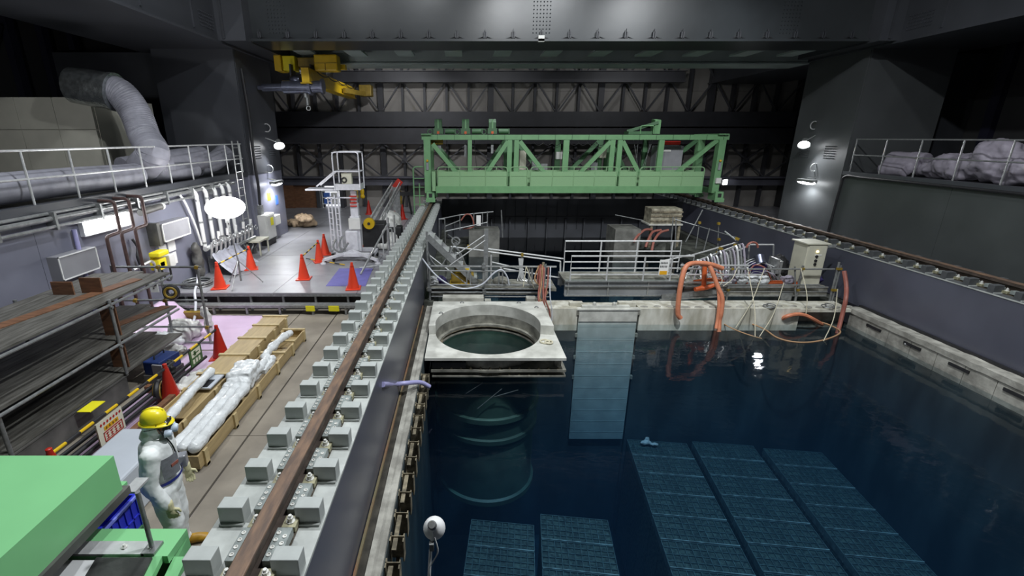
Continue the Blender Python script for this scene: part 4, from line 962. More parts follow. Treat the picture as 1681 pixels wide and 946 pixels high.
hose('red hose dipping into the water at the right end of the weir', [(9.92, 11.8, 0.92), (9.91, 11.6, 0.57), (9.77, 11.35, 0.29), (9.74, 11.3, -0.03), (9.66, 11.2, -0.33), (9.57, 11.1, -0.56)], .05, 'hose_red')
hose('orange hose arching over the dark recess of the weir', [(8.42, 11.71, -0.5), (8.35, 11.38, -0.2), (8.62, 11.38, -0.13), (8.85, 11.38, -0.16), (9.07, 11.38, -0.26), (9.52, 11.58, -0.5)], .05, 'hose_orange')
hose('pale brown hose floating in a long curve on the water', [(5.82, 11.82, -0.42), (6.02, 11.6, -0.44), (6.47, 11.52, -0.44), (7.08, 11.6, -0.44), (7.52, 11.52, -0.44), (7.68, 11.1, -0.44), (7.67, 10.61, -0.44), (7.88, 10.35, -0.44), (8.3, 10.32, -0.44), (8.9, 10.53, -0.44), (9.51, 10.95, -0.44), (9.56, 11.43, -0.44), (9.33, 11.68, -0.42)], .018, 'rope_brown')
hose('second pale brown hose sinking beside the doubled orange hose', [(6.79, 11.64, -0.42), (6.86, 11.33, -0.45), (6.98, 10.97, -0.45), (7.15, 10.73, -0.46), (7.35, 10.67, -0.5)], .016, 'rope_brown')
for k, (a, b, lab) in enumerate((((6.77, 11.95, 0.85), (6.59, 11.6, 0.57), 'short rope hanging over the thick orange hoses'), ((7.5, 12.0, 0.94), (7.18, 10.67, -0.45), 'rope hanging almost straight from the rail left of the slanting ones'), ((7.95, 12.0, 0.95), (7.02, 11.25, -0.45), 'rope slanting far to the left from the rail into the water'), ((8.62, 12.1, 0.51), (7.29, 10.67, -0.45), 'rope slanting from the lower rail over the weir recess edge'), ((8.92, 12.0, 0.95), (8.88, 11.4, -0.14), 'rope tied to the arching orange hose'), ((10.04, 12.0, 0.36), (8.69, 10.41, -0.45), 'rope slanting into the water beside the red hose'), ((7.22, 12.0, 0.95), (6.64, 11.5, 0.6), 'rope slanting from the rail to the doubled orange hose'))):
    m_ = Vector(a).lerp(Vector(b), .55) + Vector((0, -.12, .0))
    hose(lab, [a, m_, b], .010, 'rope', 'rope', 'ropes hung from the scaffold rail', 'rope', 6)
# loops of wire on the ledge
for k, (p, lab) in enumerate((((7.97, 11.6, 0.17), 'small wire coil on the ledge left of the tag plate'), ((9.51, 11.6, 0.11), 'wire coil on the weir ledge under the cabinet'))):
    tag(MB().torus((p[0], 11.55, .03), .13, .014, 18, 6).torus((p[0]+.06, 11.55, .05), .11, .014, 18, 6, (.2, 0, 0)).build('wire_coil', 'galv_dull', None, True), lab, 'wire')
# steel rod sticking out of the right curb
tag(MB().cyl((10.1, 9.83, -0.26), (10.3, (10.1, 9.48, 0.02)[1]-.1, -.12), .03, n=8).build('steel_rod', 'galv_bright', None, True), 'short pale rod leaning out from the right curb', 'rod')
# old equipment beyond the well
ob = thing('equipment_crate', 'weathered cream equipment crate with red hoses beyond the well', 'crate', (8.6, 19.5, .3))
z0, z1 = (7.69, 19.2, 0.79)[2], (7.61, 19.2, 1.47)[2]
MB().box(7.62, 8.88, 19.2, 20.0, z0+.05, z1).build('crate_body', 'crate_old', ob, bevel=.02)
for z in (z0+.15, z0+.35, z0+.52): MB().box(7.6, 8.9, 19.16, 19.2, z, z+.06).build('crate_batten', 'rust_bracket', ob)
MB().box(7.55, 8.95, 19.15, 20.05, z0, z0+.06).build('crate_skid', 'white_plate', ob)
for x in (7.65, 8.8): MB().box(x, x+.1, 19.2, 19.3, -.15, z0).build('crate_leg', 'rust_bracket', ob)
for k in range(3):
    hose(['left', 'middle', 'right'][k] + ' red hose curving down from the weathered crate', [[(7.67, 19.1, 0.63), (8.05, 19.1, 0.61), (8.35, 19.1, 0.61)][k], [(7.3, 18.9, 0.65), (7.65, 18.9, 0.57), (7.91, 18.8, 0.56)][k], [(6.88, 18.5, 0.47), (7.3, 18.4, 0.35), (7.5, 18.3, 0.34)][k], [(6.72, 18.4, 0.25), (7.15, 18.2, 0.09), (7.33, 18.0, -0.01)][k]], .05, 'hose_red', group='red hoses at the weathered crate')
fr_ = thing('pipe_railing', 'dim pipe railing with red cable and white cloth at the far left of the well', 'railing', (-0.12, 18.8, 0.86))
for a, b in (((-1.05, 18.6, 1.15), (-0.25, 19.0, 1.25)), ((-0.86, 18.6, 0.85), (-0.25, 19.0, 1.03)), ((-0.86, 18.6, 0.65), (0.87, 19.0, 0.95)), ((-1.09, 18.6, 1.15), (-0.85, 18.6, 1.15)), ((-0.25, 19.0, 1.25), (1.12, 19.2, 1.35)), ((-0.71, 18.0, 0.65), (-0.3, 17.6, 0.42))):
    MB().cyl(a, b, .025, n=6).build('rail_pipe', 'galv_dull', fr_)
for a, b in (((-1.07, 18.6, 1.15), (-1.09, 18.6, 0.15)), ((-0.85, 18.6, 1.15), (-0.84, 18.6, 0.15)), ((-0.25, 19.0, 1.28), (-0.25, 19.0, 0.63)), ((0.32, 19.0, 1.33), (0.3, 19.0, 0.68)), ((0.87, 19.0, 1.4), (0.87, 19.0, 0.78)), ((1.43, 19.0, 1.45), (1.51, 19.0, 0.32)), ((0.67, 19.0, 1.33), (0.67, 19.0, 0.83))):
    MB().cyl(a, b, .025, n=6).build('rail_post', 'galv_dull', fr_)
MB().tube(catmull([(-0.2, 18.9, 1.05), (0.0, 18.9, 1.29), (0.22, 18.9, 1.22), (0.3, 18.9, 0.8), (-0.12, 18.9, 0.7)], 5), .03, 6).build('rail_cable', 'hose_red', fr_)
MB().box((0.42, 19.0, 1.08)[0], (0.6, 19.0, 1.08)[0], 18.9, 18.93, (0.5, 19.0, 0.83)[2], (0.5, 19.0, 1.25)[2]).build('cloth', 'paper', fr_)
lp = thing('lamp_poles', 'row of thin leaning poles with yellow clamps along the right girder', 'poles', (8.19, 16.0, 0.73))
for (a, b) in (((7.55, 17.0, 1.5), (7.62, 17.0, 0.28)), ((7.66, 17.0, 1.48), (7.78, 17.0, 0.28)), ((8.29, 16.5, 1.32), (8.3, 16.5, 0.44)), ((8.42, 16.0, 1.27), (8.34, 16.0, 0.47)), ((8.7, 16.0, 1.48), (8.82, 16.0, 0.51)), ((8.58, 17.0, 1.75), (7.75, 16.2, 0.73))):
    MB().cyl(a, b, .02, n=6).build('pole', 'galv_dull', lp)
for p in ((8.24, 16.4, 1.39), (8.65, 15.9, 1.45), (8.75, 15.9, 0.9)): MB().obox(p, (.08, .08, .08)).build('pipe_clamp', 'yellow_dull', lp)
for a, b in (((6.04, 18.9, 1.27), (7.17, 18.9, 1.05)), ((7.63, 17.0, 1.41), (8.31, 16.5, 1.24)), ((8.31, 16.5, 1.24), (8.94, 15.0, 1.11))): MB().cyl(a, b, .018, n=6).build('cross_pipe', 'galv_dull', lp)
# ---- work lamp in the foreground
wl_ = thing('work_lamp', 'white work lamp on a pole leaning over the pool in the foreground', 'lamp', (-.27, 2.5, .9))
c0 = Vector((-0.22, 2.5, 1.77)); ax = Vector((.05, .62, -.78)).normalized()
def cone_along(c, ax, prof, n=24):
    q = ax.to_track_quat('Z', 'Y').to_matrix(); b = MB().lathe(prof, n=n); return MB().add([tuple(c + q @ Vector(p)) for p in b.v], b.f)
cone_along(c0, ax, [(.028, -.06), (.035, -.02), (.05, .0), (.07, .03), (.076, .06), (.070, .06), (.045, .01)]).build('lamp_shade', 'white_paint', wl_, True)
cone_along(c0, ax, [(.0, -.10), (.022, -.10), (.03, -.085), (.03, -.06), (.0, -.06)], 16).build('lamp_cap', 'galv_dull', wl_, True)
cone_along(c0, ax, [(.0, .05), (.03, .05), (.036, .035), (.0, .02)], 16).build('lamp_bulb', 'foam_white', wl_, True)
MB().tube([c0 - ax*.08, c0 + Vector((0, -.03, -.02)), (-0.24, 2.46, 1.6), (-0.26, 2.46, 1.3), (-.30, 2.4, .2)], .011, 8).build('lamp_pole', 'white_paint', wl_, True)
MB().obox(Vector((-0.23, 2.45, 1.66)), (.03, .04, .055)).build('lamp_clamp', 'galv_dull', wl_)
MB().tube(catmull([c0 + Vector((.01, -.04, -.05)), (-0.19, 2.45, 1.61), (-0.23, 2.44, 1.52), (-0.25, 2.44, 1.47), (-0.24, 2.44, 1.33)], 6), .005, 6).build('lamp_cable', 'white_paint', wl_, True)
# lilac hose crossing the girder and the curb
hose('lilac hose curving from the girder top over the curb into the pool', [(-1.15, 5.72, 1.02), (-1.19, 6.91, 0.35), (-1.01, 7.13, 0.25), (-0.81, 7.38, 0.12), (-0.66, 7.48, -0.02)], .04, 'hose_lilac', n=10)

# ================================================================= CONES AND BARRIER BARS
def make_cone(m):
    t = thing('traffic_cone', 'x', 'traffic cone', (0,0,0))
    MB().lathe([(.155, .03), (.15, .05), (.035, .66), (.035, .70), (.02, .71), (.0, .71)], n=20).build('cone_body', m, t, True, local=True)
    MB().box(-.19, .19, -.19, .19, 0, .03).build('cone_base', m, t, local=True, bevel=.01)
    MB().lathe([(.052, .585), (.046, .62)], n=16).build('cone_collar', 'cone_dark_red', t, True, local=True)
    return t
cone0 = make_cone('cone_red'); cone1 = make_cone('cone_dark_red'); used = set()
def cone(loc, label, src=cone0, rz=0, group='orange traffic cones', sc=1):
    t = src if src.name not in used else copy_tree(src)
    used.add(src.name); t.location = loc; t.rotation_euler.z = rz; t.scale = (sc,)*3; t['label'] = label; t['group'] = group
    return t
cone((-6.44, 11.66, 0.5), 'orange cone beside the tripod foot of the balloon light', rz=.2)
cone((-6.43, 13.5, 0.5), 'orange cone by the wall pipes behind the balloon light', rz=.4)
cone((-4.52, 12.49, 0.5), 'orange cone standing alone at the left of the striped bars', rz=.1)
cone((-4.64, 14.36, 0.5), 'orange cone where the two striped bars meet before the lift', rz=.5)
cone((-4.74, 15.33, 0.5), 'orange cone right behind the bar corner beside the lift', rz=.3)
cone((-2.94, 11.61, 0.5), 'orange cone at the edge of the blue mat', rz=.15)
cone((-3.14, 17.79, 0.5), 'red cone beside the short stair handrail', cone1, .2, 'red cones near the crane')
cone((-3.54, 16.52, 0.5), 'red cone half hidden behind the short handrail by the lift', cone1, .5, 'red cones near the crane')
cone((-3.11, 20.36, 0.5), 'red cone with pale sleeve left of the crane rail', cone1, .1, 'red cones near the crane')
cone((-3.26, 22.27, 0.5), 'left one of the two red cones beside the green ladder', cone1, .3, 'red cones near the crane')
cone((-3.05, 22.44, 0.5), 'right one of the two red cones beside the green ladder', cone1, .6, 'red cones near the crane')
cone((-4.96, 23.93, 0.5), 'red cone by the far wall behind the sloping ramp', cone1, .3, 'red cones near the crane')
cone((-4.98, 8.62, 0), 'dark red cone between the crate and the pink sheet', cone1, .2, 'red cones by the crates', 1.0)
cone((-4.98, 6.95, 0), 'dark red cone beside the worker helmet and the cable reel', cone1, .35, 'red cones by the crates', 1.0)
cone((-5.02, 4.75, 0), 'dark red cone at the near end of the striped bar beyond the sign', cone1, .35, 'red cones by the crates', 1.0)
def bar(p, q, label, seg=.2, r=.018, grp='striped barrier bars'):
    p, q = Vector(p), Vector(q); n = max(2, int((q-p).length/seg)); t = thing('barrier_bar', label, 'barrier bar', p, 0, grp)
    for k in range(n):
        MB().cyl(p.lerp(q, k/n), p.lerp(q, (k+1)/n), r, n=8).build('bar_band', 'yellow_paint' if k % 2 else 'rubber_black', t)
a = lambda x, y, z=.5, h=.62: None
bar(Vector((-6.44, 11.66, 0.5)) + Vector((0,0,.63)), Vector((-6.43, 13.5, 0.5)) + Vector((0,0,.63)), 'striped bar between the two cones by the balloon light')
bar(Vector((-4.52, 12.49, 0.5)) + Vector((0,0,.63)), Vector((-4.64, 14.36, 0.5)) + Vector((0,0,.63)), 'striped bar sloping up to the cone in front of the lift')
bar(Vector((-5.14, 14.59, 0.5)) + Vector((0,0,.05)), Vector((-3.72, 13.85, 0.5)) + Vector((0,0,.04)), 'striped bar lying on the deck in front of the lift')
bar((-4.98, 8.62, .62), (-4.98, 6.95, .62), 'striped bar between the two red cones behind the crate', .22, .022)
bar((-4.98, 6.95, .62), (-5.02, 4.75, .62), 'striped bar carrying the red and yellow warning sign', .22, .022)

# ================================================================= WOODEN CRATES
def crate(name, label, x0, x1, y0, y1, h, lid_from, posts, cat='crate'):
    t = thing(name, label, cat, ((x0+x1)/2, (y0+y1)/2, 0))
    for xa, xb in ((x0, x0+.025), (x1-.025, x1)): MB().box(xa, xb, y0, y1, .06, h).build('side_board', 'plywood', t)
    for ya, yb in ((y0, y0+.025), (y1-.025, y1)): MB().box(x0+.025, x1-.025, ya, yb, .06, h).build('end_board', 'plywood', t)
    MB().box(x0, x1, y0, y1, .04, .065).build('bottom_board', 'plywood', t)
    for y in posts:
        MB().box(x1, x1+.03, y-.045, y+.045, .0, h+.01).build('side_batten', 'plywood_light', t)
        MB().box(x0-.03, x0, y-.045, y+.045, .0, h+.01).build('side_batten', 'plywood_light', t)
        MB().box(x0-.03, x1+.03, y-.04, y+.04, 0, .04).build('skid', 'plywood_light', t)
    return t
cL = crate('wooden_crate', 'long lidded plywood crate next to the pink sheet', -4.6, -4.1, 5.7, 9.95, .35, 6.6, (5.85, 6.75, 7.55, 8.4, 9.2, 9.85))
for y0, y1 in ((7.25, 7.95), (7.99, 8.72), (8.76, 9.4), (9.44, 9.93)):
    MB().box(-4.6, -4.1, y0, y1, .35, .37).build('lid_board', 'plywood', cL)
for y in (7.22, 7.97, 8.74, 9.42, 9.95): MB().box(-4.64, -4.06, y-.035, y+.035, .36, .395).build('lid_batten', 'plywood_light', cL)
MB().box(-4.58, -4.12, 6.0, 7.2, .28, .30).build('inner_board', 'plywood', cL)
cR = crate('wooden_crate', 'open plywood crate full of plastic wrapped tubes nearest the rail', -4.0, -3.55, 5.2, 9.5, .24, 0, (5.35, 6.2, 7.05, 7.9, 8.7, 9.4))
for y in (8.3, 8.85, 9.46): MB().box(-4.02, -3.53, y-.03, y+.03, .24, .275).build('top_batten', 'plywood_light', cR)
def tube_wrap(pts, r, label, knobs=False, m='wrap_plastic', group='plastic wrapped tubes'):
    mb = MB(); P = catmull(pts, 5) if len(pts) > 2 else [Vector(pts[0]).lerp(Vector(pts[1]), i/10) for i in range(11)]
    rs = [r*(1 + .12*math.sin(i*2.1) + (.45 if knobs and i % 5 == 2 else 0)) for i in range(len(P))]
    mb.tube(P, rs, 12); mb.ball(P[0], r*1.05); mb.ball(P[-1], r*1.05)
    o = remesh(mb, 'wrapped_tube', m, None, .014, 2, .006, .05); return tag(o, label, 'wrapped tube', group)
tube_wrap([(-3.92, 5.33, .30), (-3.92, 6.75, .32)], .075, 'left one of three wrapped tubes at the near end of the open crate')
tube_wrap([(-3.78, 5.3, .32), (-3.79, 6.8, .34)], .075, 'middle one of three wrapped tubes at the near end of the open crate')
tube_wrap([(-3.63, 5.3, .32), (-3.64, 6.8, .34)], .085, 'right one of three wrapped tubes at the near end of the open crate')
tube_wrap([(-4.22, 5.75, .48), (-4.30, 6.5, .48), (-4.36, 7.15, .46)], .07, 'single wrapped tube lying along the lidded crate behind the helmet')
tag(remesh(MB().obox((-3.82, 7.22, .38), (.38, .55, .3), (0, 0, .1)).ball((-3.8, 6.92, .34), (.2, .14, .14)).ball((-3.9, 6.8, .34), (.1, .1, .1)), 'wrapped_bundle', 'wrap_plastic', None, .02, 4, .03, .1), 'bulky plastic wrapped bundle in the middle of the open crate', 'bundle')
tube_wrap([(-3.68, 7.3, .36), (-3.72, 7.8, .33), (-3.84, 8.2, .30), (-3.80, 8.8, .32), (-3.74, 9.15, .30)], .07, 'knobby wrapped tube at the far end of the open crate', True)
tag(remesh(MB().obox((-3.66, 7.72, .28), (.16, .5, .1), (0, 0, 0)).ball((-3.64, 7.9, .32), (.09, .1, .07)), 'wrapped_bundle', 'wrap_plastic', None, .018, 3, .02, .08), 'flat plastic wrapped piece beside the knobby tube', 'bundle')
fm = thing('film_pack', 'shiny foil pack with dark glass lying on the lidded crate', 'pack', (-4.35, 6.95, .37))
MB().box(-4.53, -4.16, 6.72, 7.18, .36, .385).build('film_sheet', 'wrap_box', fm); MB().box(-4.5, -4.22, 6.75, 7.0, .385, .39).build('dark_glass', 'mask_black', fm)
# wrapped box behind the worker
wb = thing('wrapped_box', 'pale plastic wrapped box standing behind the worker', 'box', (-4.2, 4.7, 0))
MB().box(-4.55, -3.88, 4.1, 5.32, 0, .60).build('box_body', 'wrap_box', wb, bevel=.03)
MB().box(-4.5, -4.2, 4.45, 4.6, .6, .612).build('box_flap', 'paper', wb)
# ================================================================= PINK SHEETING
def sheet(u, v):
    x = -7.35 + 2.68*u; y = 8.95 + 1.98*v
    z = .012 + .02*max(0, noise.noise((x*2, y*2, 0))) + .015*max(0, noise.noise((x*6, y*6, 3)))
    if u < .28: z += (1-u/.28)**2*.5
    return (x, y, z)
tag(MB().grid(60, 44, sheet, .01).build('floor_sheet', 'tarp_pink', None, 'all'), 'pinkish plastic sheeting spread on the floor before the deck step', 'sheet')
def sheet2(u, v):
    x = -5.75 + 1.05*u + .2*(1-v); y = 5.5 + 3.4*v; z = .008 + .012*max(0, noise.noise((x*3, y*3, 9)))
    return (x, y, z)
tag(MB().grid(20, 50, sheet2, .007).build('floor_sheet', 'tarp_pink', None, 'all'), 'strip of pinkish sheeting under the striped bar beside the crate', 'sheet')
for lab, c, s, mm in (('crumpled clear plastic heap at the scaffold foot', (-6.46, 9.03, 0.15), (.35, .3, .22), 'wrap_plastic'), ('white plastic heap on the pink sheet beside the tall scaffold post', (-6.25, 9.51, 0.18), (.28, .35, .3), 'tarp_white'), ('long white wrapped parcel lying by the scaffold foot', (-6.24, 8.77, 0.1), (.4, .14, .1), 'tarp_white'), ('white plastic heap behind the cone at the crate', (-4.88, 7.42, 0.1), (.2, .5, .11), 'tarp_white')):
    tag(remesh(MB().ball(c, s).ball((c[0]+s[0]*.5, c[1]+s[1]*.3, c[2]), tuple(q*.7 for q in s)), 'plastic_heap', mm, None, .03, 2, .07, .16), lab, 'plastic heap')
tag(remesh(MB().ball(((-5.7, 9.6, 0.5)[0], 9.6, .35), (.08, .1, .38)).ball(((-5.77, 9.6, 0.5)[0], 9.6, .62), (.06, .06, .14)), 'plastic_sleeve', 'tarp_white', None, .02, 2, .03, .1), 'white plastic sleeve hanging on the right scaffold post', 'plastic')
tag(MB().obox((-6.59, 10.66, 0.12), (.5, .06, .28), (.5, 0, 0)).build('cloth_patch', 'yellow_dull'), 'yellowish cloth hanging over the deck step at the left', 'cloth')
tag(MB().obox(((-3.9, 10.91, 0.2)[0], 10.97, .18), (.22, .02, .14), (.1, 0, 0)).build('warning_tag', 'sign_yellow'), 'left yellow tag on the deck step', 'tag', 'yellow tags on the step')
tag(MB().obox(((-3.31, 10.91, 0.2)[0], 10.97, .18), (.26, .02, .14), (.1, 0, 0)).build('warning_tag', 'sign_yellow'), 'right yellow tag on the deck step near the rail', 'tag', 'yellow tags on the step')
# ================================================================= SCAFFOLD SHELF
sc = thing('scaffold_shelf', 'grey pipe scaffold with three plank decks along the left wall', 'scaffold', (-6.4, 7, 0))
for x, y in ((-5.74, 7.08), (-6.28, 9.22), (-5.5, 9.22), (-7.25, 9.22), (-7.25, 7.08), (-5.78, 5.0), (-7.25, 5.0)):
    MB().cyl((x, y, .0 if y > 8 else .46 if y > 7 and x > -7 else 0), (x, y, 1.78), .027, n=10).build('standard', 'galv_dull', sc, True)
for z in (1.74, 1.02, .42, 1.36, .06):
    MB().cyl((-7.25, 9.22, z), (-5.42, 9.22, z), .024, n=8).build('ledger', 'galv_dull', sc, True)
for z in (1.69, 1.0):
    MB().cyl((-5.74, 4.4, z), (-5.74, 8.75, z), .024, n=8).build('ledger', 'galv_dull', sc, True)
    MB().cyl((-7.25, 7.08, z-.04), (-5.7, 7.08, z-.04), .024, n=8).build('transom', 'galv_dull', sc, True)
for z in (1.72, 1.03, .43):
    for k in range(5):
        x = -7.2 + k*.285
        MB().box(x, x+.275, 4.2+.1*(k % 2), 8.7+.08*((k*7) % 3), z, z+.035).build('deck_plank', 'scaffold_plank', sc)
for (x0, x1, y, z0, z1) in ((-6.5, -6.15, 7.5, 1.755, 2.02), (-6.12, -5.85, 7.3, 1.065, 1.68), (-6.12, -5.85, 7.3, .465, .98), (-6.9, -6.55, 7.4, 1.755, 1.98)):
    MB().box(x0, x1, y, y+.025, z0, z1).build('toe_board', 'wood_brown', sc)
for (x, y, z) in ((-5.5, 9.22, 1.74), (-6.28, 9.22, 1.74), (-6.28, 9.22, 1.02), (-5.5, 9.22, .42), (-6.9, 9.22, 1.02)):
    MB().obox((x, y-.02, z), (.065, .07, .065), (0, .3, 0)).build('pipe_clamp', 'yellow_dull', sc)
MB().beam((-6.6, 5.5, 1.76), (-6.1, 8.3, 1.765), .22, .012).beam((-6.3, 7.6, 1.07), (-5.95, 8.7, 1.075), .2, .012).build('rust_strip', 'wood_brown', sc)
bx = thing('equipment_cover', 'long dark grey covered box under the scaffold', 'box', (-6.4, 5.6, 0))
MB().box(-7.2, -5.78, 3.4, 7.12, 0, .40).build('cover_body', 'dark_grey_box', bx, bevel=.03); MB().box(-7.22, -5.76, 3.4, 7.14, .40, .42).build('cover_lid', 'dark_grey_box', bx)
ns = tag(MB().box((-6.45, 9.1, 1.37)[0], (-6.29, 9.1, 1.37)[0], 9.08, 9.095, (-6.4, 9.1, 1.24)[2], (-6.36, 9.1, 1.45)[2]).build('notice_sheet', 'paper'), 'white notice sheet with dark marks hung on the scaffold', 'sign')
nx, nz = (-6.41, 9.08, 1.37)[0], (-6.35, 9.08, 1.41)[2]
for i in range(3): MB().box(nx+.02+.03*i, nx+.04+.03*i, 9.07, 9.079, nz-.03, nz-.005).box(nx+.02, nx+.02+.03, 9.07, 9.079, nz-.08, nz-.07).build('lettering', 'rubber_black', ns, kind='stuff')
# coils
def coil(name, label, c, R, r, rot, bands=True, cat='cable reel'):
    t = thing(name, label, cat, c)
    MB().torus(c, R, r, 24, 8, rot).build('coil_body', 'rubber_black', t, True)
    for s_ in (-1, 1):
        d = Euler(rot).to_matrix() @ Vector((0, 0, r*.75*s_)); MB().torus(Vector(c)+d, R*.97, r*.45, 24, 6, rot).build('coil_band', 'yellow_dull', t, True)
    return t
coil('cable_reel', 'yellow and black cable coil hung on the scaffold post', (-6.05, 9.1, 1.24), .11, .06, (PI/2, 0, .2))
coil('cable_reel', 'yellow and black cable reel standing on the floor beside the cone', (-5.16, 6.95, .2), .15, .05, (0, PI/2, .3))
# blue welding case, green sign, pipes bundle, timber
bc = thing('blue_case', 'dark blue power unit on the floor beside the scaffold', 'machine', (-5.55, 7.75, .0))
MB().obox((-5.58, 7.75, .32), (.34, .5, .26), (0, 0, -.15)).build('case_body', 'blue_case', bc, bevel=.02)
MB().obox((-5.45, 7.42, .34), (.2, .03, .2), (0, 0, -.15)).build('case_panel', 'panel_grey', bc); MB().tube(rounded([(-5.62, 7.62, .44), (-5.62, 7.62, .52), (-5.62, 7.9, .52), (-5.62, 7.9, .44)], .04), .014, 6).build('case_handle', 'rubber_black', bc, True)
MB().box(-5.8, -5.36, 7.5, 8.0, 0, .19).build('case_stand', 'dark_grey_box', bc)
tag(remesh(MB().ball((-5.3, 7.55, .42), (.07, .07, .06)).ball((-5.25, 7.5, .3), (.05, .06, .1)).ball((-5.32, 7.42, .2), (.06, .08, .09)).cyl((-5.3, 7.5, .02), (-5.3, 7.5, .3), .04), 'cable_clump', 'rubber_black', None, .02, 1, .03, .06), 'black cable clump beside the blue power unit', 'cable')
gs = tag(MB().box(-4.99, -4.97, 7.62, 8.0, .28, .60).build('hanging_sign', 'sign_green'), 'green sign with pale figure hung on the striped bar', 'sign')
MB().box(-4.969, -4.966, 7.67, 7.95, .44, .57).build('pale_field', 'sign_cream', gs); MB().box(-4.965, -4.962, 7.74, 7.80, .46, .55).box(-4.965, -4.962, 7.70, 7.90, .49, .51).build('figure', 'sign_green', gs, kind='stuff')
for k in range(3): MB().box(-4.969, -4.966, 7.68+k*.09, 7.74+k*.09, .32, .40).build('glyph', 'sign_cream', gs, kind='stuff')
for k in range(4):
    tag(MB().cyl((-5.16-.08*k, 4.6, .17+.05*(k % 2)), (-5.10-.08*k, 8.3-.25*k, .17+.05*(k % 2)), .032, n=10).build('black_pipe', 'rubber_black', None, True), ['black pipe nearest the red cone in the bundle of four', 'second black pipe of the bundle from the red cone', 'third black pipe of the bundle from the red cone', 'black pipe nearest the scaffold in the bundle of four'][k], 'pipe', 'bundle of black pipes')
for k, y in enumerate((5.2, 7.2)): tag(MB().box(-5.6, -4.95, y, y+.1, 0, .135).build('support_timber', 'wood_brown'), ['timber block under the near end of the black pipes', 'timber block under the far end of the black pipes'][k], 'timber')
tag(MB().box(-4.86, -4.76, 5.2, 6.75, .0, .26).build('timber_plank', 'wood_brown'), 'brown timber plank on edge behind the worker', 'timber')
# warning sign on the bar
ws = tag(MB().box(-5.01, -4.99, 5.42, 5.9, .22, .57).build('warning_sign', 'sign_cream'), 'cream warning sign with red lettering hung on the striped bar', 'sign')
for k in range(7):
    y = 5.47 + k*.06; MB().add([(-4.985, y, .515), (-4.985, y+.022, .54), (-4.985, y+.044, .515), (-4.985, y+.022, .49)], [(0,1,2,3)]).box(-4.989, -4.984, y+.004, y+.04, .512, .518).build('red_glyph', 'sign_red', ws, kind='stuff')
MB().box(-4.989, -4.986, 5.53, 5.80, .405, .465).build('yellow_field', 'sign_orange', ws)
for k in range(4): MB().box(-4.985, -4.983, 5.55+k*.062, 5.59+k*.062, .43, .437).box(-4.985, -4.983, 5.567+k*.062, 5.574+k*.062, .412, .458).build('lettering', 'rubber_black', ws, kind='stuff')
MB().box(-4.989, -4.986, 5.50, 5.86, .375, .39).box(-4.989, -4.986, 5.50, 5.86, .24, .255).box(-4.989, -4.986, 5.50, 5.515, .24, .39).box(-4.989, -4.986, 5.845, 5.86, .24, .39).build('red_frame', 'sign_red', ws)
for k in range(4):
    y = 5.535 + k*.078; MB().box(-4.989, -4.986, y, y+.06, .345, .357).box(-4.989, -4.986, y+.024, y+.036, .27, .36).box(-4.989, -4.986, y+.006, y+.054, .305, .315).box(-4.989, -4.986, y, y+.06, .268, .279).build('red_glyph', 'sign_red', ws, kind='stuff')
tag(MB().obox((-5.62, 6.12, 0.42), (.2, .3, .01)).build('yellow_sheet', 'sign_yellow'), 'small yellow sheet lying on the dark covered box', 'sheet') if True else None

# ================================================================= NEAR GREEN STRUCTURE
g1 = thing('green_machine_beam', 'big light green box beam at the lower left beside the worker', 'machine', (-3.4, 2.4, 0))
MB().box(-4.6, -2.87, .9, 3.2, 1.47, 1.80).build('beam_box', 'green_near', g1)
MB().box(-4.4, -3.6, .9, 2.9, 0, 1.40).build('beam_pedestal', 'dark_grey_box', g1)
MB().box(-4.62, -2.84, .9, 3.24, 1.40, 1.47).build('beam_underlay', 'dark_grey_box', g1)
MB().box((-2.92, 3.3, 1.4)[0], (-2.81, 3.3, 1.4)[0], 3.245, 3.42, (-2.88, 3.3, 1.4)[2]-.02, (-2.88, 3.3, 1.4)[2]).build('shelf_plate', 'galv_bright', g1)
MB().box(-3.2, (-3.01, 3.4, 1.35)[0], 3.3, 3.42, (-3.01, 3.4, 1.35)[2]-.02, (-3.01, 3.4, 1.35)[2]+.01).build('shelf_lip', 'green_near', g1)
g2 = thing('green_machine_base', 'light green machine base with a black mat in the lower left corner', 'machine', (-2.6, 2.5, 0))
MB().box(-3.30, -2.26, 2.74, 3.0, 1.18, 1.25).build('top_flange', 'green_near', g2)
MB().box(-3.24, -2.30, 2.86, 2.92, 0, 1.18).build('back_web', 'green_near', g2)
MB().prismx([(2.74, 1.25), (2.74, 1.20), (1.0, .62), (1.0, .67)], -2.75, -2.30).build('sloping_plate', 'green_near', g2)
MB().prismx([(3.0, 1.18), (1.0, .62), (1.0, 0), (3.0, 0)], -2.29, -2.26).build('side_web', 'green_near', g2)
MB().prismx([(2.80, 1.18), (2.55, 1.1), (2.7, .5), (2.80, .5)], -2.26, -2.16).build('side_rib', 'green_near', g2)
MB().prismx([(2.72, 1.262), (2.72, 1.24), (1.0, .68), (1.0, .70)], -2.78, -2.36).build('black_mat', 'black_mat', g2)
MB().prismx([(2.86, 1.27), (2.86, 1.25), (2.74, 1.25), (2.74, 1.27)], -3.28, -2.44).build('mat_clip', 'galv_bright', g2)
MB().prismx([(2.70, 1.255), (2.70, 1.24), (1.0, .68), (1.0, .695)], -3.35, -2.78).build('white_plate', 'white_paint', g2)
MB().box(-3.35, -2.85, 1.0, 2.6, .0, .62).build('machine_body', 'dark_grey_box', g2)
for x in (-2.62, -2.42): MB().lathe([(.022, 0), (.022, .012), (.011, .012), (.011, .03)], (x, 2.80, 1.27), 6).build('bolt', 'bolt_bright', g2)
MB().box(-2.46, -2.36, 2.74, 2.86, 1.25, 1.275).build('post_foot', 'galv_dull', g2)
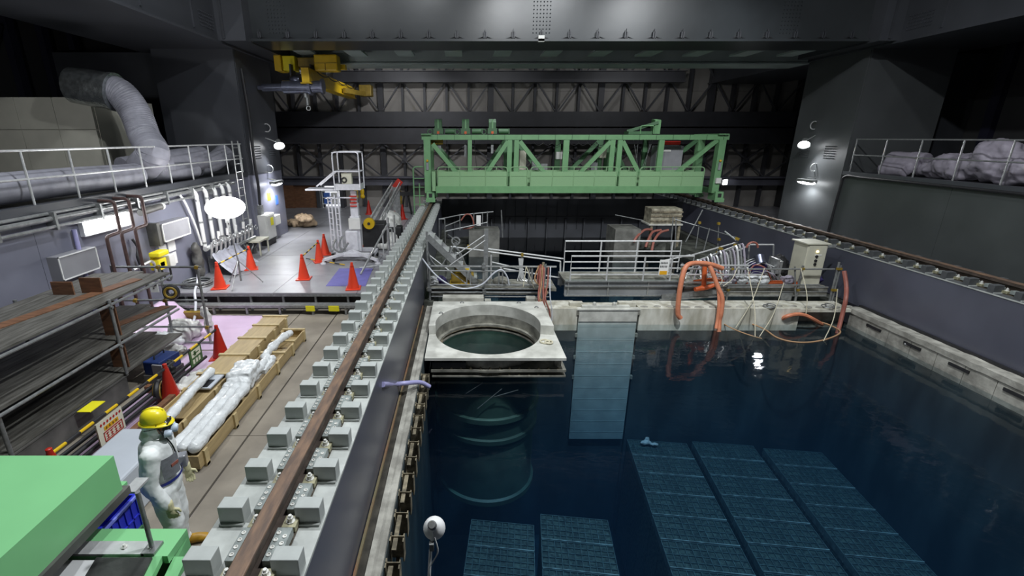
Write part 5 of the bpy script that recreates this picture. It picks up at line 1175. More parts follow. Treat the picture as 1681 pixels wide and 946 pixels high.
hp = tag(MB().cyl((-2.41, 2.80, 1.275), (-2.41, 2.80, 1.79), .017, n=10).build('handrail_post', 'galv_dull', None, True), 'short grey post rising from the green machine base', 'post')
# blue crate
bcr = thing('blue_crate', 'blue plastic crate between the green machine parts', 'crate', (-3.25, 3.25, .86))
z0, z1, xa, xb, ya, yb = .86, 1.18, -3.5, -3.0, 3.03, 3.47
MB().box(xa, xb, ya, ya+.02, z0, z1).box(xa, xb, yb-.02, yb, z0, z1).box(xa, xa+.02, ya+.02, yb-.02, z0, z1).box(xb-.02, xb, ya+.02, yb-.02, z0, z1).box(xa+.02, xb-.02, ya+.02, yb-.02, z0, z0+.02).build('crate_shell', 'blue_plastic', bcr)
MB().box(xa, xb+.02, ya-.015, ya, z1-.02, z1).box(xa, xb+.02, yb, yb+.02, z1-.02, z1).box(xb, xb+.02, ya, yb, z1-.02, z1).build('crate_rim', 'crate_rim_blue', bcr)
for k in range(6): MB().box(xb, xb+.012, ya+.03+k*.075, ya+.042+k*.075, z0, z1-.02).build('crate_rib', 'blue_plastic', bcr)
MB().box(xb, xb+.012, ya, yb, z0+.12, z0+.135).build('crate_rib', 'blue_plastic', bcr)
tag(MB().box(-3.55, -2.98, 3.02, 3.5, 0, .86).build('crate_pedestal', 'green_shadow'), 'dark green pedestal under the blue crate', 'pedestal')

# ================================================================= THE WORKER
pr = thing('person', 'person in white coverall, yellow helmet and black respirator standing by the crates', 'person', (-3.06, 3.92, 0), math.radians(20))
def cap(mb, p, q, r0, r1, sy=1.0):
    p, q = Vector(p), Vector(q)
    pts = [p.lerp(q, i/5) for i in range(6)]; rs = [r0 + (r1-r0)*i/5 for i in range(6)]
    b = MB().tube(pts, rs, 12)
    b.ball(p, r0, 12, 8); b.ball(q, r1, 12, 8)
    if sy != 1:
        b.v = [(v[0], (p.y)+(v[1]-p.y)*sy, v[2]) for v in b.v]
    mb.add(b.v, b.f)
body = MB()   # faces +x; left is +y
cap(body, (-.02, 0, .93), (-.02, 0, 1.10), .175, .168, 1.15)
cap(body, (-.02, 0, 1.10), (.0, 0, 1.34), .168, .16, 1.25)
cap(body, (-.01, -.13, 1.38), (-.01, .13, 1.38), .10, .10)
cap(body, (-.01, 0, 1.40), (.02, 0, 1.52), .085, .075)
body.ball((.015, 0, 1.595), (.10, .092, .12), 16, 10)                       # hooded head
body.ball((-.03, 0, 1.50), (.10, .10, .07), 12, 8)
for s_ in (-1, 1):
    cap(body, (-.01, .10*s_, .92), (.02, .11*s_, .50), .125, .10)
    cap(body, (.02, .11*s_, .50), (-.02, .115*s_, .10), .10, .086)
    body.ball((.0, .115*s_, .10), (.09, .075, .05), 12, 8)
cap(body, (-.01, -.21, 1.37), (-.05, -.27, 1.10), .092, .08); cap(body, (-.05, -.27, 1.10), (.05, -.29, .87), .08, .064)
cap(body, (-.01, .21, 1.37), (-.02, .26, 1.10), .092, .08); cap(body, (-.02, .26, 1.10), (.10, .25, .90), .08, .064)
suit = remesh(body, 'coverall_body', 'tyvek', pr, .012, 4, .009, .11, local=True)
# face inside the hood opening
face = MB().ball((.055, 0, 1.59), (.085, .078, .105), 16, 12)
cap(face, (.138, 0, 1.60), (.152, 0, 1.57), .014, .018); face.ball((.075, -.082, 1.59), (.02, .012, .03)).ball((.075, .082, 1.59), (.02, .012, .03)); face.ball((.128, 0, 1.525), (.016, .03, .012))
remesh(face, 'face', 'skin', pr, .009, 3, local=True)
for s_ in (-1, 1): MB().ball((.128, .032*s_, 1.615), (.012, .016, .010), 10, 8).build('eye', 'paper', pr, True, local=True)
mk = MB().ball((.10, 0, 1.555), (.075, .07, .075), 16, 10).ball((.115, 0, 1.61), (.05, .075, .035), 16, 10)
mk.tube([(.09, -.085, 1.60), (.0, -.105, 1.60), (-.06, -.09, 1.60)], .007, 8); mk.tube([(.09, .085, 1.60), (.0, .105, 1.60), (-.06, .09, 1.60)], .007, 8)
mask = remesh(mk, 'respirator', 'mask_black', pr, .010, 2, local=True)
b = MB(); q = Vector((1, 0, -.15)).to_track_quat('Z', 'Y').to_matrix()
for c, r in (((.17, 0, 1.53), .042), ((.13, -.075, 1.52), .036), ((.13, .075, 1.52), .036)):
    l = MB().lathe([(0, -.02), (r, -.02), (r*1.05, .02), (r*.8, .04), (0, .045)], n=16); b = MB().add([tuple(Vector(c) + q @ Vector(p)) for p in l.v], l.f)
    b.build('filter_cartridge', 'mask_filter', mask, True, local=True)
MB().tube([(.145, -.07, 1.62), (.165, 0, 1.63), (.145, .07, 1.62), (.15, .065, 1.585), (.168, 0, 1.585), (.15, -.065, 1.585), (.145, -.07, 1.62)], .008, 6).build('visor_frame', 'mask_black', mask, True, local=True)
# helmet
hm = MB(); prof = [(.135, 0), (.136, .03), (.13, .075), (.112, .115), (.08, .145), (.04, .158), (0.0005, .162)]
hl = MB().lathe(prof, n=28); R = Euler((0, math.radians(6), 0)).to_matrix(); hc = Vector((.022, 0, 1.64))
hm.add([tuple(hc + R @ Vector((p[0]*.84, p[1]*.76, p[2]*.86))) for p in hl.v], hl.f)
hel = hm.build('helmet', 'yellow_bright', pr, 'all', local=True)
br = MB(); n = 28; vs = []
for k in range(n):
    a_ = 2*PI*k/n; f = max(0, math.cos(a_)); e = .018 + .055*f**1.5
    for d, z in ((0, .004), (e, -.004-.016*f), (e, -.010-.016*f), (0, -.004)): vs.append(tuple(hc + R @ Vector(((.135*.84+d*.85)*math.cos(a_), (.135*.76+d*.7)*math.sin(a_), z))))
br.add(vs, [(k*4+i, k*4+(i+1) % 4, ((k+1) % n)*4+(i+1) % 4, ((k+1) % n)*4+i) for k in range(n) for i in range(4)])
br.build('helmet_brim', 'yellow_bright', hel, 'all', local=True)
MB().tube([tuple(hc + R @ Vector((x*.85, 0, .142 - (x*x)*3.2))) for x in (-.1, -.05, 0, .05, .1)], .010, 8).build('helmet_ridge', 'yellow_bright', hel, 'all', local=True)
MB().tube(catmull([(.06, -.10, 1.64), (.10, -.095, 1.52), (.10, -.03, 1.47)], 5), .006, 6).build('chin_strap', 'mask_black', pr, True, local=True)
# gloves with five fingers, boots, belt, pocket, straps
def hand(name, w, sgn, fwd):
    mb = MB(); w = Vector(w); d = Vector((.35*fwd, 0, -1)).normalized(); side = Vector((1, 0, .35*fwd)).normalized()
    cap(mb, w + d*-.05, w + d*.0, .05, .042)
    palm = w + d*.05; mb.ball(tuple(palm), (.045, .028, .052), 12, 8)
    for i, L in enumerate((.062, .072, .068, .052)):
        base = palm + side*(.036 - .024*i) + d*.035; mid = base + d*L*.55 + Vector((0, .008*-sgn, 0)); tip = mid + (d*.7 + Vector((0, .6*-sgn, 0))).normalized()*L*.5
        cap(mb, base, mid, .0135, .0125); cap(mb, mid, tip, .0125, .0105)
    b0 = palm + side*.035 + d*-.02; b1 = b0 + (side + d*.6).normalized()*.035; b2 = b1 + (d + side*.25).normalized()*.032
    cap(mb, b0, b1, .016, .0145); cap(mb, b1, b2, .014, .011)
    return remesh(mb, name, 'glove', pr, .006, 1, local=True)
hand('glove', (.075, -.292, .83), -1, .5); hand('glove', (.14, .24, .87), 1, .5)
for s_ in (-1, 1):
    bt = MB(); dx = .04 if s_ < 0 else .10
    bt.ball((dx, .115*s_, .055), (.13, .052, .052), 16, 8); bt.ball((dx+.075, .115*s_, .042), (.085, .055, .042), 14, 8); cap(bt, (-.02, .115*s_, .06), (-.02, .115*s_, .14), .055, .058)
    bt.v = [(x, y, max(.004, z)) for x, y, z in bt.v]
    remesh(bt, 'boot', 'boot', pr, .011, 2, local=True)
bl_ = []
for k in range(28):
    a_ = 2*PI*k/28; bl_.append((-.02 + .172*math.cos(a_), .192*math.sin(a_), 1.03))
MB().grid(27, 1, lambda u, v: (-.02+.186*math.cos(2*PI*u), .208*math.sin(2*PI*u), 1.015+.032*v)).build('belt', 'belt_blue', pr, 'all', local=True)
def pocket(u, v):
    a_ = -1.25 + .85*u; z = 1.10 + .22*v; return (-.0 + .196*math.cos(a_), .228*math.sin(a_), z)
MB().grid(10, 6, pocket).build('clear_pocket', 'pocket_clear', pr, 'all', local=True)
MB().obox((.155, -.135, 1.215), (.012, .08, .03), (0, 0, -.6)).build('badge', 'hose_red', pr, local=True)
MB().box(.10, .19, .10, .2, .98, 1.12).build('hip_bag', 'pocket_clear', pr, local=True, bevel=.015)
MB().tube(catmull([(.11, -.06, 1.47), (.15, -.07, 1.38), (.17, -.08, 1.27)], 5), .007, 6).build('lanyard', 'mask_black', pr, True, local=True)
MB().tube(catmull([(-.01, -.09, 1.465), (.07, -.085, 1.45), (.11, .0, 1.44), (.07, .085, 1.45), (-.01, .09, 1.465)], 6), .016, 8).build('hood_seam', 'tyvek', pr, True, local=True)

# ================================================================= LEFT WALL AND DECK
# ---- balloon light on tripod
bp_ = (-6.0, 11.92, 0.5)
bt_ = thing('balloon_light', 'glowing white balloon light on a tripod beside the wall pipes', 'lamp', bp_)
bc_ = Vector(((-6.05, 11.8, 2.59)[0], 11.8, 2.58))
MB().ball(bc_, (.46, .46, .27), 28, 16).build('balloon', 'balloon_glow', bt_, 'all')
MB().cyl((bp_[0], bp_[1], 1.2), (bc_.x, bc_.y, 2.33), .016).cyl((bc_.x, bc_.y, 2.2), (bc_.x, bc_.y, 2.34), .05).build('mast', 'galv_dull', bt_)
MB().cyl((bp_[0], bp_[1], .62), (bp_[0], bp_[1], 1.25), .024).build('center_column', 'galv_dull', bt_)
for k in range(3):
    a_ = k*2*PI/3 + .5
    MB().cyl((bp_[0], bp_[1], 1.18), (bp_[0]+.52*math.cos(a_), bp_[1]+.52*math.sin(a_), .52), .014).ball((bp_[0]+.52*math.cos(a_), bp_[1]+.52*math.sin(a_), .52), .02, 8, 6).build('tripod_leg', 'galv', bt_)
    MB().cyl((bp_[0], bp_[1], .78), (bp_[0]+.33*math.cos(a_), bp_[1]+.33*math.sin(a_), .8), .008).build('tripod_stay', 'galv_dull', bt_)
# ---- conduits along the gallery edge, white riser pipes and valve manifold
cd_ = thing('conduit_run', 'pale pipes running along the left wall below the gallery', 'pipe', (-7.38, 10, 2.8))
for z, r, x, y1 in ((2.88, .045, -7.40, 15.2), (2.74, .03, -7.36, 13.0), (2.97, .03, -7.44, 15.0)):
    MB().cyl((x, 4, z), (x, y1, z), r, n=10).build('conduit', 'galv', cd_, True)
for k in range(9): MB().box(-7.5, -7.32, 5+k*1.1, 5.05+k*1.1, 2.68, 3.0).build('conduit_clamp', 'galv_dull', cd_)
for k, y in enumerate((12.85, 13.35, 13.85, 14.3, 14.7)):
    t = thing('riser_pipe', 'white insulated riser pipe, %s from the left behind the balloon light' % ORD[k], 'pipe', (-7.33, y, 1.35), group='white riser pipes')
    MB().tube(rounded([(-7.33, y, 1.3), (-7.33, y, 2.8), (-7.42, y, 2.92)], .08), .055, 10).build('pipe_sleeve', 'foam_white', t, True)
    for z in (1.42, 2.0, 2.6): MB().cyl((-7.33, y, z), (-7.33, y, z+.05), .065).build('pipe_band', 'galv', t)
hose('white bent hose on the wall left of the riser pipes', [(-7.38, 12.2, 2.85), (-7.36, 12.35, 2.6), (-7.36, 12.6, 2.0), (-7.36, 12.75, 1.4)], .03, 'foam_white')
mf = thing('valve_manifold', 'crowded silver valve manifold at the foot of the riser pipes', 'valves', (-7.2, 14, .5))
MB().cyl((-7.25, 12.7, 1.3), (-7.25, 15.6, 1.3), .07, n=12).build('header_pipe', 'galv_bright', mf, True)
MB().cyl((-7.15, 12.9, 1.05), (-7.15, 15.6, 1.05), .05, n=12).build('header_pipe', 'galv', mf, True)
rn = random.Random(5)
for k in range(11):
    y = 12.85 + k*.26
    MB().cyl((-7.2, y, 1.0), (-7.12, y, 1.45), .035, n=8).build('valve_body', 'galv_bright', mf, True)
    MB().torus((-7.05+.05*rn.random(), y, 1.36+.15*rn.random()), .07, .015, 12, 6, (.4*rn.random(), PI/2+.5*(rn.random()-.5), 0)).build('handwheel', 'galv', mf, True)
    if k % 2: MB().cyl((-7.1, y+.1, 1.5), (-7.08, y+.1, 1.7), .045, n=10).build('gauge', 'foam_white', mf)
    MB().tube(catmull([(-7.15, y, 1.02), (-7.08, y+.05, .85), (-7.14, y-.02, .7), (-7.2, y, .54)], 4), .022, 6).build('drain_hose', ('galv', 'galv_dull', 'rubber_black')[k % 3], mf, True)
for y in (13.0, 14.3, 15.5): MB().box(-7.4, -7.1, y, y+.04, .5, 1.02).build('manifold_stand', 'galv_dull', mf)
MB().box(-7.3, -6.8, 15.1, 15.9, .95, 1.0).box(-6.86, -6.82, 15.15, 15.2, .5, .95).box(-6.86, -6.82, 15.8, 15.85, .5, .95).box(-7.28, -7.22, 15.15, 15.2, .5, .95).build('manifold_bench', 'cabinet_beige', mf)
def drape(u, v):
    y = 12.75 + 1.6*u; s_ = (1-v); return (-7.12 + .55*v**1.5 + .05*math.sin(u*19)*v, y, .52 + .62*s_ + .02*math.sin(u*31))
tag(MB().grid(40, 14, drape, .006).build('plastic_skirt', 'clear_film', None, 'all'), 'clear plastic skirt hanging below the valve manifold', 'plastic')
tag(remesh(MB().ball((-7.3, 12.35, 1.0), (.13, .18, .45)).ball((-7.28, 12.3, 1.4), (.1, .14, .2)), 'dark_cover', 'dark_grey_box', None, .03, 3, .04, .2), 'dark wrapped fitting on the wall left of the manifold', 'cover')
cc_ = thing('cable_coil', 'flat coil of cable on the deck left of the cone', 'cable', (-7.17, 11.92, 0.5))
p_ = (-7.17, 11.92, 0.5)
for k in range(4): MB().torus((p_[0], p_[1], .53+.03*k), .36-.03*(k % 2), .02, 28, 6).build('coil_turn', 'galv_dull', cc_, True)
hose('white hose falling from the deck coil to the pink sheet', [(-7.3, 12.3, .95), (-7.1, 11.8, .62), (-6.85, 11.2, .56), (-6.7, 10.9, .35), (-6.6, 10.6, .1), (-6.5, 10.3, .05)], .03, 'hose_white')
# ---- electrical things on the wall
ac = thing('wall_box', 'grey box with a white framed front high on the left wall', 'box', (-7.35, 11.5, 1.9))
MB().box(-7.5, -7.22, 10.98, 12.1, 1.86, 2.30).build('box_body', 'panel_grey', ac)
for a in ((10.98, 11.0, 1.86, 2.30), (12.08, 12.1, 1.86, 2.30), (10.98, 12.1, 1.86, 1.885), (10.98, 12.1, 2.275, 2.30)): MB().box(-7.22, -7.20, *a).build('white_trim', 'foam_white', ac)
MB().box(-7.5, -7.24, 10.85, 10.98, 1.80, 2.34).build('box_shroud', 'dark_grey_box', ac)
a2 = thing('wall_box', 'second framed grey box at the left end of the wall', 'box', (-7.4, 8.6, 1.9))
MB().box(-7.5, -7.3, 8.1, 9.0, 1.78, 2.22).build('box_body', 'panel_grey', a2)
for a in ((8.1, 8.12, 1.78, 2.22), (8.98, 9.0, 1.78, 2.22), (8.1, 9.0, 1.78, 1.80), (8.1, 9.0, 2.2, 2.22)): MB().box(-7.3, -7.285, *a).build('white_trim', 'foam_white', a2)
fx = thing('tube_lamp', 'bright fluorescent fitting on the wall behind the brown pipes', 'lamp', (-7.4, 9.6, 2.5))
MB().box(-7.49, -7.40, 8.95, 10.35, 2.42, 2.76).build('lamp_tray', 'white_paint', fx)
for z in (2.50, 2.68): MB().cyl((-7.37, 9.0, z), (-7.37, 10.3, z), .022, n=10).build('lamp_tube', 'tube_glow', fx, True)
lb = thing('pipe_heater', 'dark tube with a white end cap under the gallery edge', 'tube', (-7.25, 10.8, 2.7))
MB().cyl((-7.25, 10.4, 2.66), (-7.25, 11.15, 2.70), .07, n=14).build('tube_body', 'dark_grey_box', lb, True); MB().cyl((-7.25, 11.15, 2.70), (-7.25, 11.22, 2.70), .08, n=14).build('end_cap', 'foam_white', lb, True)
for k in range(3):
    y = 9.15 + k*.42; x = -7.15
    tag(MB().tube(rounded([(x, y, .5), (x, y, 2.38), (x, y+.40, 2.40), (x, y+.42, 3.02), (x-.3, y+.40, 3.04)], .07), .034, 10).build('brown_pipe', 'rust_pipe', None, True), ['left', 'middle', 'right'][k] + ' one of three dark brown pipes before the wall lamp', 'pipe', 'brown pipes with double bends')
tag(MB().cyl((-7.42, 8.75, .5), (-7.42, 8.75, 2.6), .04, n=10).build('blue_pipe', 'hose_lilac', None, True), 'lilac pipe upright on the wall left of the brown pipes', 'pipe')
hose('black cable hanging on the wall between the brown pipes', [(-7.44, 10.25, 2.1), (-7.4, 10.3, 1.9), (-7.38, 10.2, 1.7), (-7.38, 10.25, 1.4), (-7.3, 10.1, 1.1)], .03, 'rubber_black')
yd = thing('emergency_lamp', 'yellow emergency lamp unit on the wall above the scaffold', 'lamp', (-7.2, 10.64, 1.48))
p_ = (-7.2, 10.64, 1.48)
MB().box(-7.34, -7.12, p_[1]-.16, p_[1]+.14, p_[2]-.18, p_[2]+.08).build('lamp_body', 'yellow_bright', yd, bevel=.02)
MB().box(-7.3, -7.06, p_[1]-.2, p_[1]+.2, p_[2]+.14, p_[2]+.26).box(-7.36, -7.3, p_[1]-.1, p_[1]+.1, p_[2]-.2, p_[2]+.2).build('lamp_hood', 'yellow_bright', yd, bevel=.03)
MB().box(-7.36, -7.14, p_[1]+.28, p_[1]+.5, p_[2]-.22, p_[2]+.08).build('switch_box', 'box_white', yd, bevel=.015)
MB().box(-7.13, -7.12, p_[1]-.1, p_[1]+.05, p_[2]-.1, p_[2]).build('lamp_label', 'dark_grey_box', yd)
MB().tube(catmull([(-7.2, p_[1], p_[2]-.2), (-7.15, p_[1]+.05, p_[2]-.45), (-7.2, p_[1]+.3, p_[2]-.5), (-7.25, p_[1]+.4, p_[2]-.22)], 5), .025, 6).build('lamp_cable', 'rubber_black', yd, True)
MB().tube(rounded([(-7.2, p_[1]-.9, p_[2]+.05), (-7.2, p_[1]-.2, p_[2]+.1), (-7.2, p_[1]-.18, p_[2]-.4)], .15), .03, 8).build('guard_pipe', 'galv_bright', yd, True)
for k, (y, z, w_, h_) in enumerate(((11.15, 1.42, .28, .32), (11.5, 1.5, .3, .36), (11.55, 1.16, .22, .3))): tag(MB().box(-7.499, -7.49, y, y+w_, z, z+h_).build('notice_paper', 'foam_white'), ['left one of three white papers under the framed wall box', 'upper right one of three white papers under the framed wall box', 'lower one of three white papers under the framed wall box'][k], 'paper', 'white papers under the wall box')
e1 = thing('electric_box', 'white electric cabinet with yellow label at the foot of the left column', 'box', (-7.2, 17.0, .7))
MB().box(-7.42, -7.12, 16.55, 17.35, .72, 1.62).build('box_body', 'box_white', e1, bevel=.02); MB().box(-7.12, -7.10, 16.6, 17.3, .76, 1.58).build('box_door', 'box_white', e1, bevel=.01)
MB().box(-7.10, -7.095, 16.9, 17.15, 1.2, 1.48).build('warning_label', 'sign_yellow', e1); MB().box(-7.4, -7.15, 16.6, 17.3, .5, .72).build('box_plinth', 'rubber_black', e1); MB().box(-7.42, -7.3, 16.65, 16.9, 1.62, 1.95).build('cable_head', 'galv_dull', e1)
e2 = thing('electric_box', 'small white electric box right of the white cabinet', 'box', (-7.3, 17.9, 1.0))
MB().box(-7.42, -7.24, 17.65, 18.2, 1.05, 1.42).build('box_body', 'box_white', e2, bevel=.015); MB().cyl((-7.36, 17.9, .5), (-7.36, 17.9, 1.05), .03).build('box_conduit', 'galv_dull', e2)
tag(MB().box(-7.42, -7.405, 17.65, 17.95, 2.0, 2.28).build('yellow_sign', 'sign_yellow'), 'yellow sign on the left column above the electric boxes', 'sign')
tag(MB().box(-7.42, -7.405, 18.35, 18.6, 1.75, 2.1).build('blue_sign', 'sign_blue'), 'blue sign on the left column right of the yellow sign', 'sign')
hose('thick black cable running down the left column to the electric cabinet', [(-7.36, 16.75, 6.4), (-7.33, 16.8, 5.0), (-7.33, 16.75, 3.5), (-7.33, 16.8, 2.6), (-7.36, 16.78, 1.96)], .05, 'rubber_black', 'cable', None, 'cable')
ld_ = thing('wall_ladder', 'galvanised ladder on the left wall up to the gallery', 'ladder', (-7.32, 15.4, .5))
for y in (15.25, 15.65): MB().cyl((-7.3, y, 1.1), (-7.3, y, 4.15), .022, n=8).build('ladder_rail', 'galv', ld_, True)
for k in range(12): MB().cyl((-7.3, 15.25, 1.2+k*.25), (-7.3, 15.65, 1.2+k*.25), .014, n=6).build('ladder_rung', 'galv', ld_)
for z in (1.6, 2.6): MB().box(-7.42, -7.3, 15.22, 15.26, z, z+.05).box(-7.42, -7.3, 15.64, 15.68, z, z+.05).build('ladder_bracket', 'galv_dull', ld_)
for k in range(3): MB().tube(sag((-7.26, 15.5+.1*k, 1.5), (-7.26, 15.75, 1.3-.05*k), .2), .012, 6).build('tie_rope', 'galv_bright', ld_)
# ---- gallery railing
gr_ = thing('gallery_railing', 'white pipe railing along the left gallery', 'railing', (-7.5, 10, 3.1))
for z in (4.05, 3.58): MB().cyl((-7.52, 2, z), (-7.52, 16.3, z), .02, n=8).build('rail_pipe', 'galv_bright', gr_, True)
for k in range(15): MB().cyl((-7.52, 2.2+k*1.0, 3.1), (-7.52, 2.2+k*1.0, 4.05), .02, n=8).build('rail_post', 'galv_bright', gr_, True)
gr2 = thing('gallery_railing', 'pipe railing along the right gallery', 'railing', (12.9, 10, 3.1))
for z in (4.2, 3.7): MB().cyl((12.92, 1, z), (12.92, 16.2, z), .02, n=8).build('rail_pipe', 'galv', gr2, True)
for k in range(13): MB().cyl((12.92, 2.2+k*1.165, 3.12), (12.92, 2.2+k*1.165, 4.2), .02, n=8).build('rail_post', 'galv', gr2, True)
# ---- ducts on the gallery
def duct(label, pts, r, ribs=True, m='duct_grey', k=8, endcap=False):
    P = catmull(pts, k); t = thing('ventilation_duct', label, 'duct', P[0], 0, 'flexible ducts on the gallery')
    n_ = 3; Q = []; R_ = []
    for i in range(len(P)-1):
        for j in range(n_):
            Q.append(P[i].lerp(P[i+1], j/n_)); R_.append(r*(1 if (i*n_+j) % 2 else .965) if ribs else r)
    Q.append(P[-1]); R_.append(r)
    MB().tube(Q, R_, 20).build('duct_hose', m, t, True)
    if endcap:
        d = (P[-1]-P[-2]).normalized(); MB().tube([P[-1]+d*.002, P[-1]+d*.02], [r*1.03, r*1.03], 20).build('duct_collar', m, t, True); MB().tube([P[-1]+d*.021, P[-1]+d*.025], r*.9, 20).build('duct_mouth', 'steel_dark', t)
    return t
d1 = duct('tall grey flexible duct bending down onto the gallery', [(-9.19, 12.6, 5.35), (-8.67, 12.6, 5.33), (-8.36, 12.6, 4.86), (-8.11, 12.4, 4.27), (-7.72, 12.0, 3.88), (-8.2, 12.2, 3.5), (-8.1, 12.9, 3.55)], .36)
a_, b_ = Vector((-9.77, 12.6, 5.49)), Vector((-8.81, 12.6, 5.35))
MB().tube([a_, a_.lerp(b_, .5), b_], [.42, .44, .43], 20).build('foil_elbow', 'duct_foil', d1, True); MB().tube([b_ - Vector((.04,0,0)), b_ + Vector((.06, 0, -.02))], .46, 20).build('foil_band', 'duct_foil', d1, True)
duct('short wide grey duct with a dark open end in the gallery middle', [(-8.7, 12.2, 3.45), (-8.35, 13.0, 3.55), (-8.15, 13.9, 3.62), (-7.98, 14.6, 3.66)], .34, False, endcap=True)
duct('grey duct lying at the right end of the gallery', [(-8.1, 14.5, 3.42), (-7.95, 15.0, 3.48), (-7.9, 15.4, 3.6), (-7.9, 15.85, 3.75)], .28, False, endcap=True)
duct('long grey duct lying low behind the gallery railing', [(-8.05, 6.5, 3.42), (-8.0, 8, 3.42), (-7.98, 9.5, 3.42), (-7.98, 11.0, 3.4), (-7.98, 11.6, 3.4)], .27, False)
duct('low grey duct between the wide duct and the railing', [(-8.15, 12.2, 3.38), (-7.95, 13.0, 3.36), (-7.86, 13.9, 3.36)], .22, False)
cn = thing('cream_enclosure', 'cream panelled enclosure behind the tall duct', 'enclosure', (-10.6, 13.2, 3.1))
for j, (z0_, z1_) in enumerate(((3.1, 4.45), (4.46, 5.25))):
    for i in range(3): MB().box(-12.6+i*.98, -11.63+i*.98, 12.9, 13.0, z0_, z1_-.01).build('enclosure_panel', 'cream_box', cn)
MB().box(-12.6, -9.66, 13.0, 15.4, 3.1, 5.24).build('enclosure_body', 'cream_box', cn)
# right gallery: sheeted heap
tag(remesh(MB().ball((13.9, 13.4, 3.45), (.5, 1.1, .38)).ball((13.8, 12.6, 3.7), (.45, .6, .55)).ball((13.7, 12.0, 3.5), (.4, .9, .42)).ball((13.9, 14.2, 3.35), (.4, .6, .25)), 'sheeted_heap', 'sheet_grey', None, .05, 3, .1, .3), 'grey sheeted heap behind the right gallery railing', 'heap')
tag(remesh(MB().cyl((13.9, 14.6, 3.5), (13.7, 15.6, 3.5), .33, n=16).cyl((13.5, 14.7, 3.3), (13.4, 15.5, 3.3), .2, n=16), 'covered_roll', 'sheet_grey', None, .05, 2, .03, .3), 'dark rolled sheet at the left end of the right gallery', 'roll')
hose('black cable running along the right gallery edge and down the column', [(12.84, 9, 3.0), (12.84, 12, 3.02), (12.84, 15.4, 3.02), (12.85, 16.2, 3.0), (12.86, 16.35, 2.6), (12.86, 16.4, 1.2), (12.86, 16.4, .5)], .04, 'rubber_black', 'cable', None, 'cable')

# ---- lamps on the columns
def flood(label, base, head, aim, e, tube=False):
    t = thing('column_lamp', label, 'lamp', base); h = Vector(head); d = (Vector(aim)-h).normalized()
    if tube:
        MB().beam(h + Vector((0, -.42, 0)), h + Vector((0, .42, 0)), .2, .1).build('lamp_body', 'galv_dull', t)
        MB().ball(tuple(h - Vector((0, 0, .06))), (.11, .46, .07), 16, 8).build('lamp_glass', 'lamp_glow', t, 'all')
        spot_light('column_lamp_light', tuple(h - Vector((0, 0, .18))), tuple(h - Vector((0, 0, 2))), e, 165, .15)
    else:
        q = d.to_track_quat('Z', 'Y').to_matrix()
        l = MB().lathe([(.04, -.22), (.08, -.2), (.1, -.1), (.20, .08), (.19, .08), (.10, -.06)], n=20); MB().add([tuple(h + q @ Vector(p)) for p in l.v], l.f).build('lamp_shade', 'galv', t, True)
        l = MB().lathe([(.0, .09), (.12, .075), (.185, .05), (.185, .03), (0, .03)], n=20); MB().add([tuple(h + q @ Vector(p)) for p in l.v], l.f).build('lamp_glass', 'lamp_glow', t, True)
        spot_light('column_lamp_light', tuple(h + d*.14), aim, e, 140, .12)
    s_ = -1 if base[0] < 0 else 1
    MB().tube([(base[0], base[1], base[2]), h + Vector((0, 0, .08))], .02, 6).build('lamp_arm', 'galv_dull', t)
    MB().torus((base[0]-.05*s_, base[1]+.1, base[2]+.35), .14, .018, 16, 6, (PI/2, 0, 0)).build('cable_ring', 'galv_bright', t, True)
pA, pB = (-7.0, 18.29, 3.99), (-7.1, 17.88, 2.66)
flood('round floodlight on the left column above the tube lamp', (-7.4, pA[1]-.2, pA[2]+.25), pA, (pA[0]+1.4, pA[1]-2.2, .5), 260)
flood('tube floodlight on the left column above the yellow sign', (-7.4, pB[1], pB[2]+.12), pB, (-5, 17, 0), 170, True)
pC, pD = (12.55, 18.15, 4.03), (12.6, 17.67, 2.73)
flood('round floodlight on the right column above the tube lamp', (12.9, pC[1], pC[2]+.3), pC, (pC[0]-1.6, pC[1]-2.4, .5), 200)
flood('tube floodlight on the right column below the round one', (12.9, pD[1], pD[2]+.12), pD, (12, 17, 0), 90, True)
ex = thing('wall_lamp', 'tiny bright lamp on the far wall right of the green crane', 'lamp', (14.11, 26.0, 1.93)); p_ = (14.11, 26.0, 1.93)
MB().box(p_[0]-.1, p_[0]+.1, 25.94, 26.0, p_[2]-.12, p_[2]+.12).build('lamp_glass', 'lamp_glow', ex); MB().box(p_[0]-.13, p_[0]+.13, 26.0, 26.3, p_[2]-.15, p_[2]+.15).build('lamp_case', 'box_white', ex)
# ---- far left: door opening, plywood, sacks, shelf
op = setting('door_1')
MB().box(-9.5, -8.3, 26.3, 26.4, .5, 1.72).build('plywood_sheet', 'wood_brown', op); MB().box(-8.3, -8.1, 26.2, 26.4, .5, 1.74).build('door_jamb', 'steel_dark', op); MB().box(-7.0, -6.8, 26.2, 26.4, .5, 1.74).build('door_jamb', 'steel_dark', op)
MB().box(-8.1, -7.0, 26.85, 26.9, .5, 1.74).build('bright_room', 'door_glow', op)
MB().box(-10.6, -9.5, 26.1, 26.3, .5, 1.74).build('plywood_sheet', 'wood_brown', op)
sh_ = thing('wire_shelf', 'white wire shelf with blue boxes in the far doorway', 'shelf', (-7.3, 26.3, .5))
for x in (-8.0, -7.1): MB().cyl((x, 26.3, .5), (x, 26.3, 1.72), .03).build('shelf_post', 'white_paint', sh_)
for z in (.7, 1.05, 1.4, 1.7): MB().box(-8.0, -7.1, 26.2, 26.6, z, z+.03).build('shelf_board', 'white_paint', sh_)
for k, (x, z) in enumerate(((-7.9, .73), (-7.5, 1.08), (-7.9, 1.08), (-7.5, .73))): MB().box(x, x+.3, 26.25, 26.5, z, z+.24).build('shelf_box', 'sign_blue' if k % 2 == 0 else 'box_white', sh_)
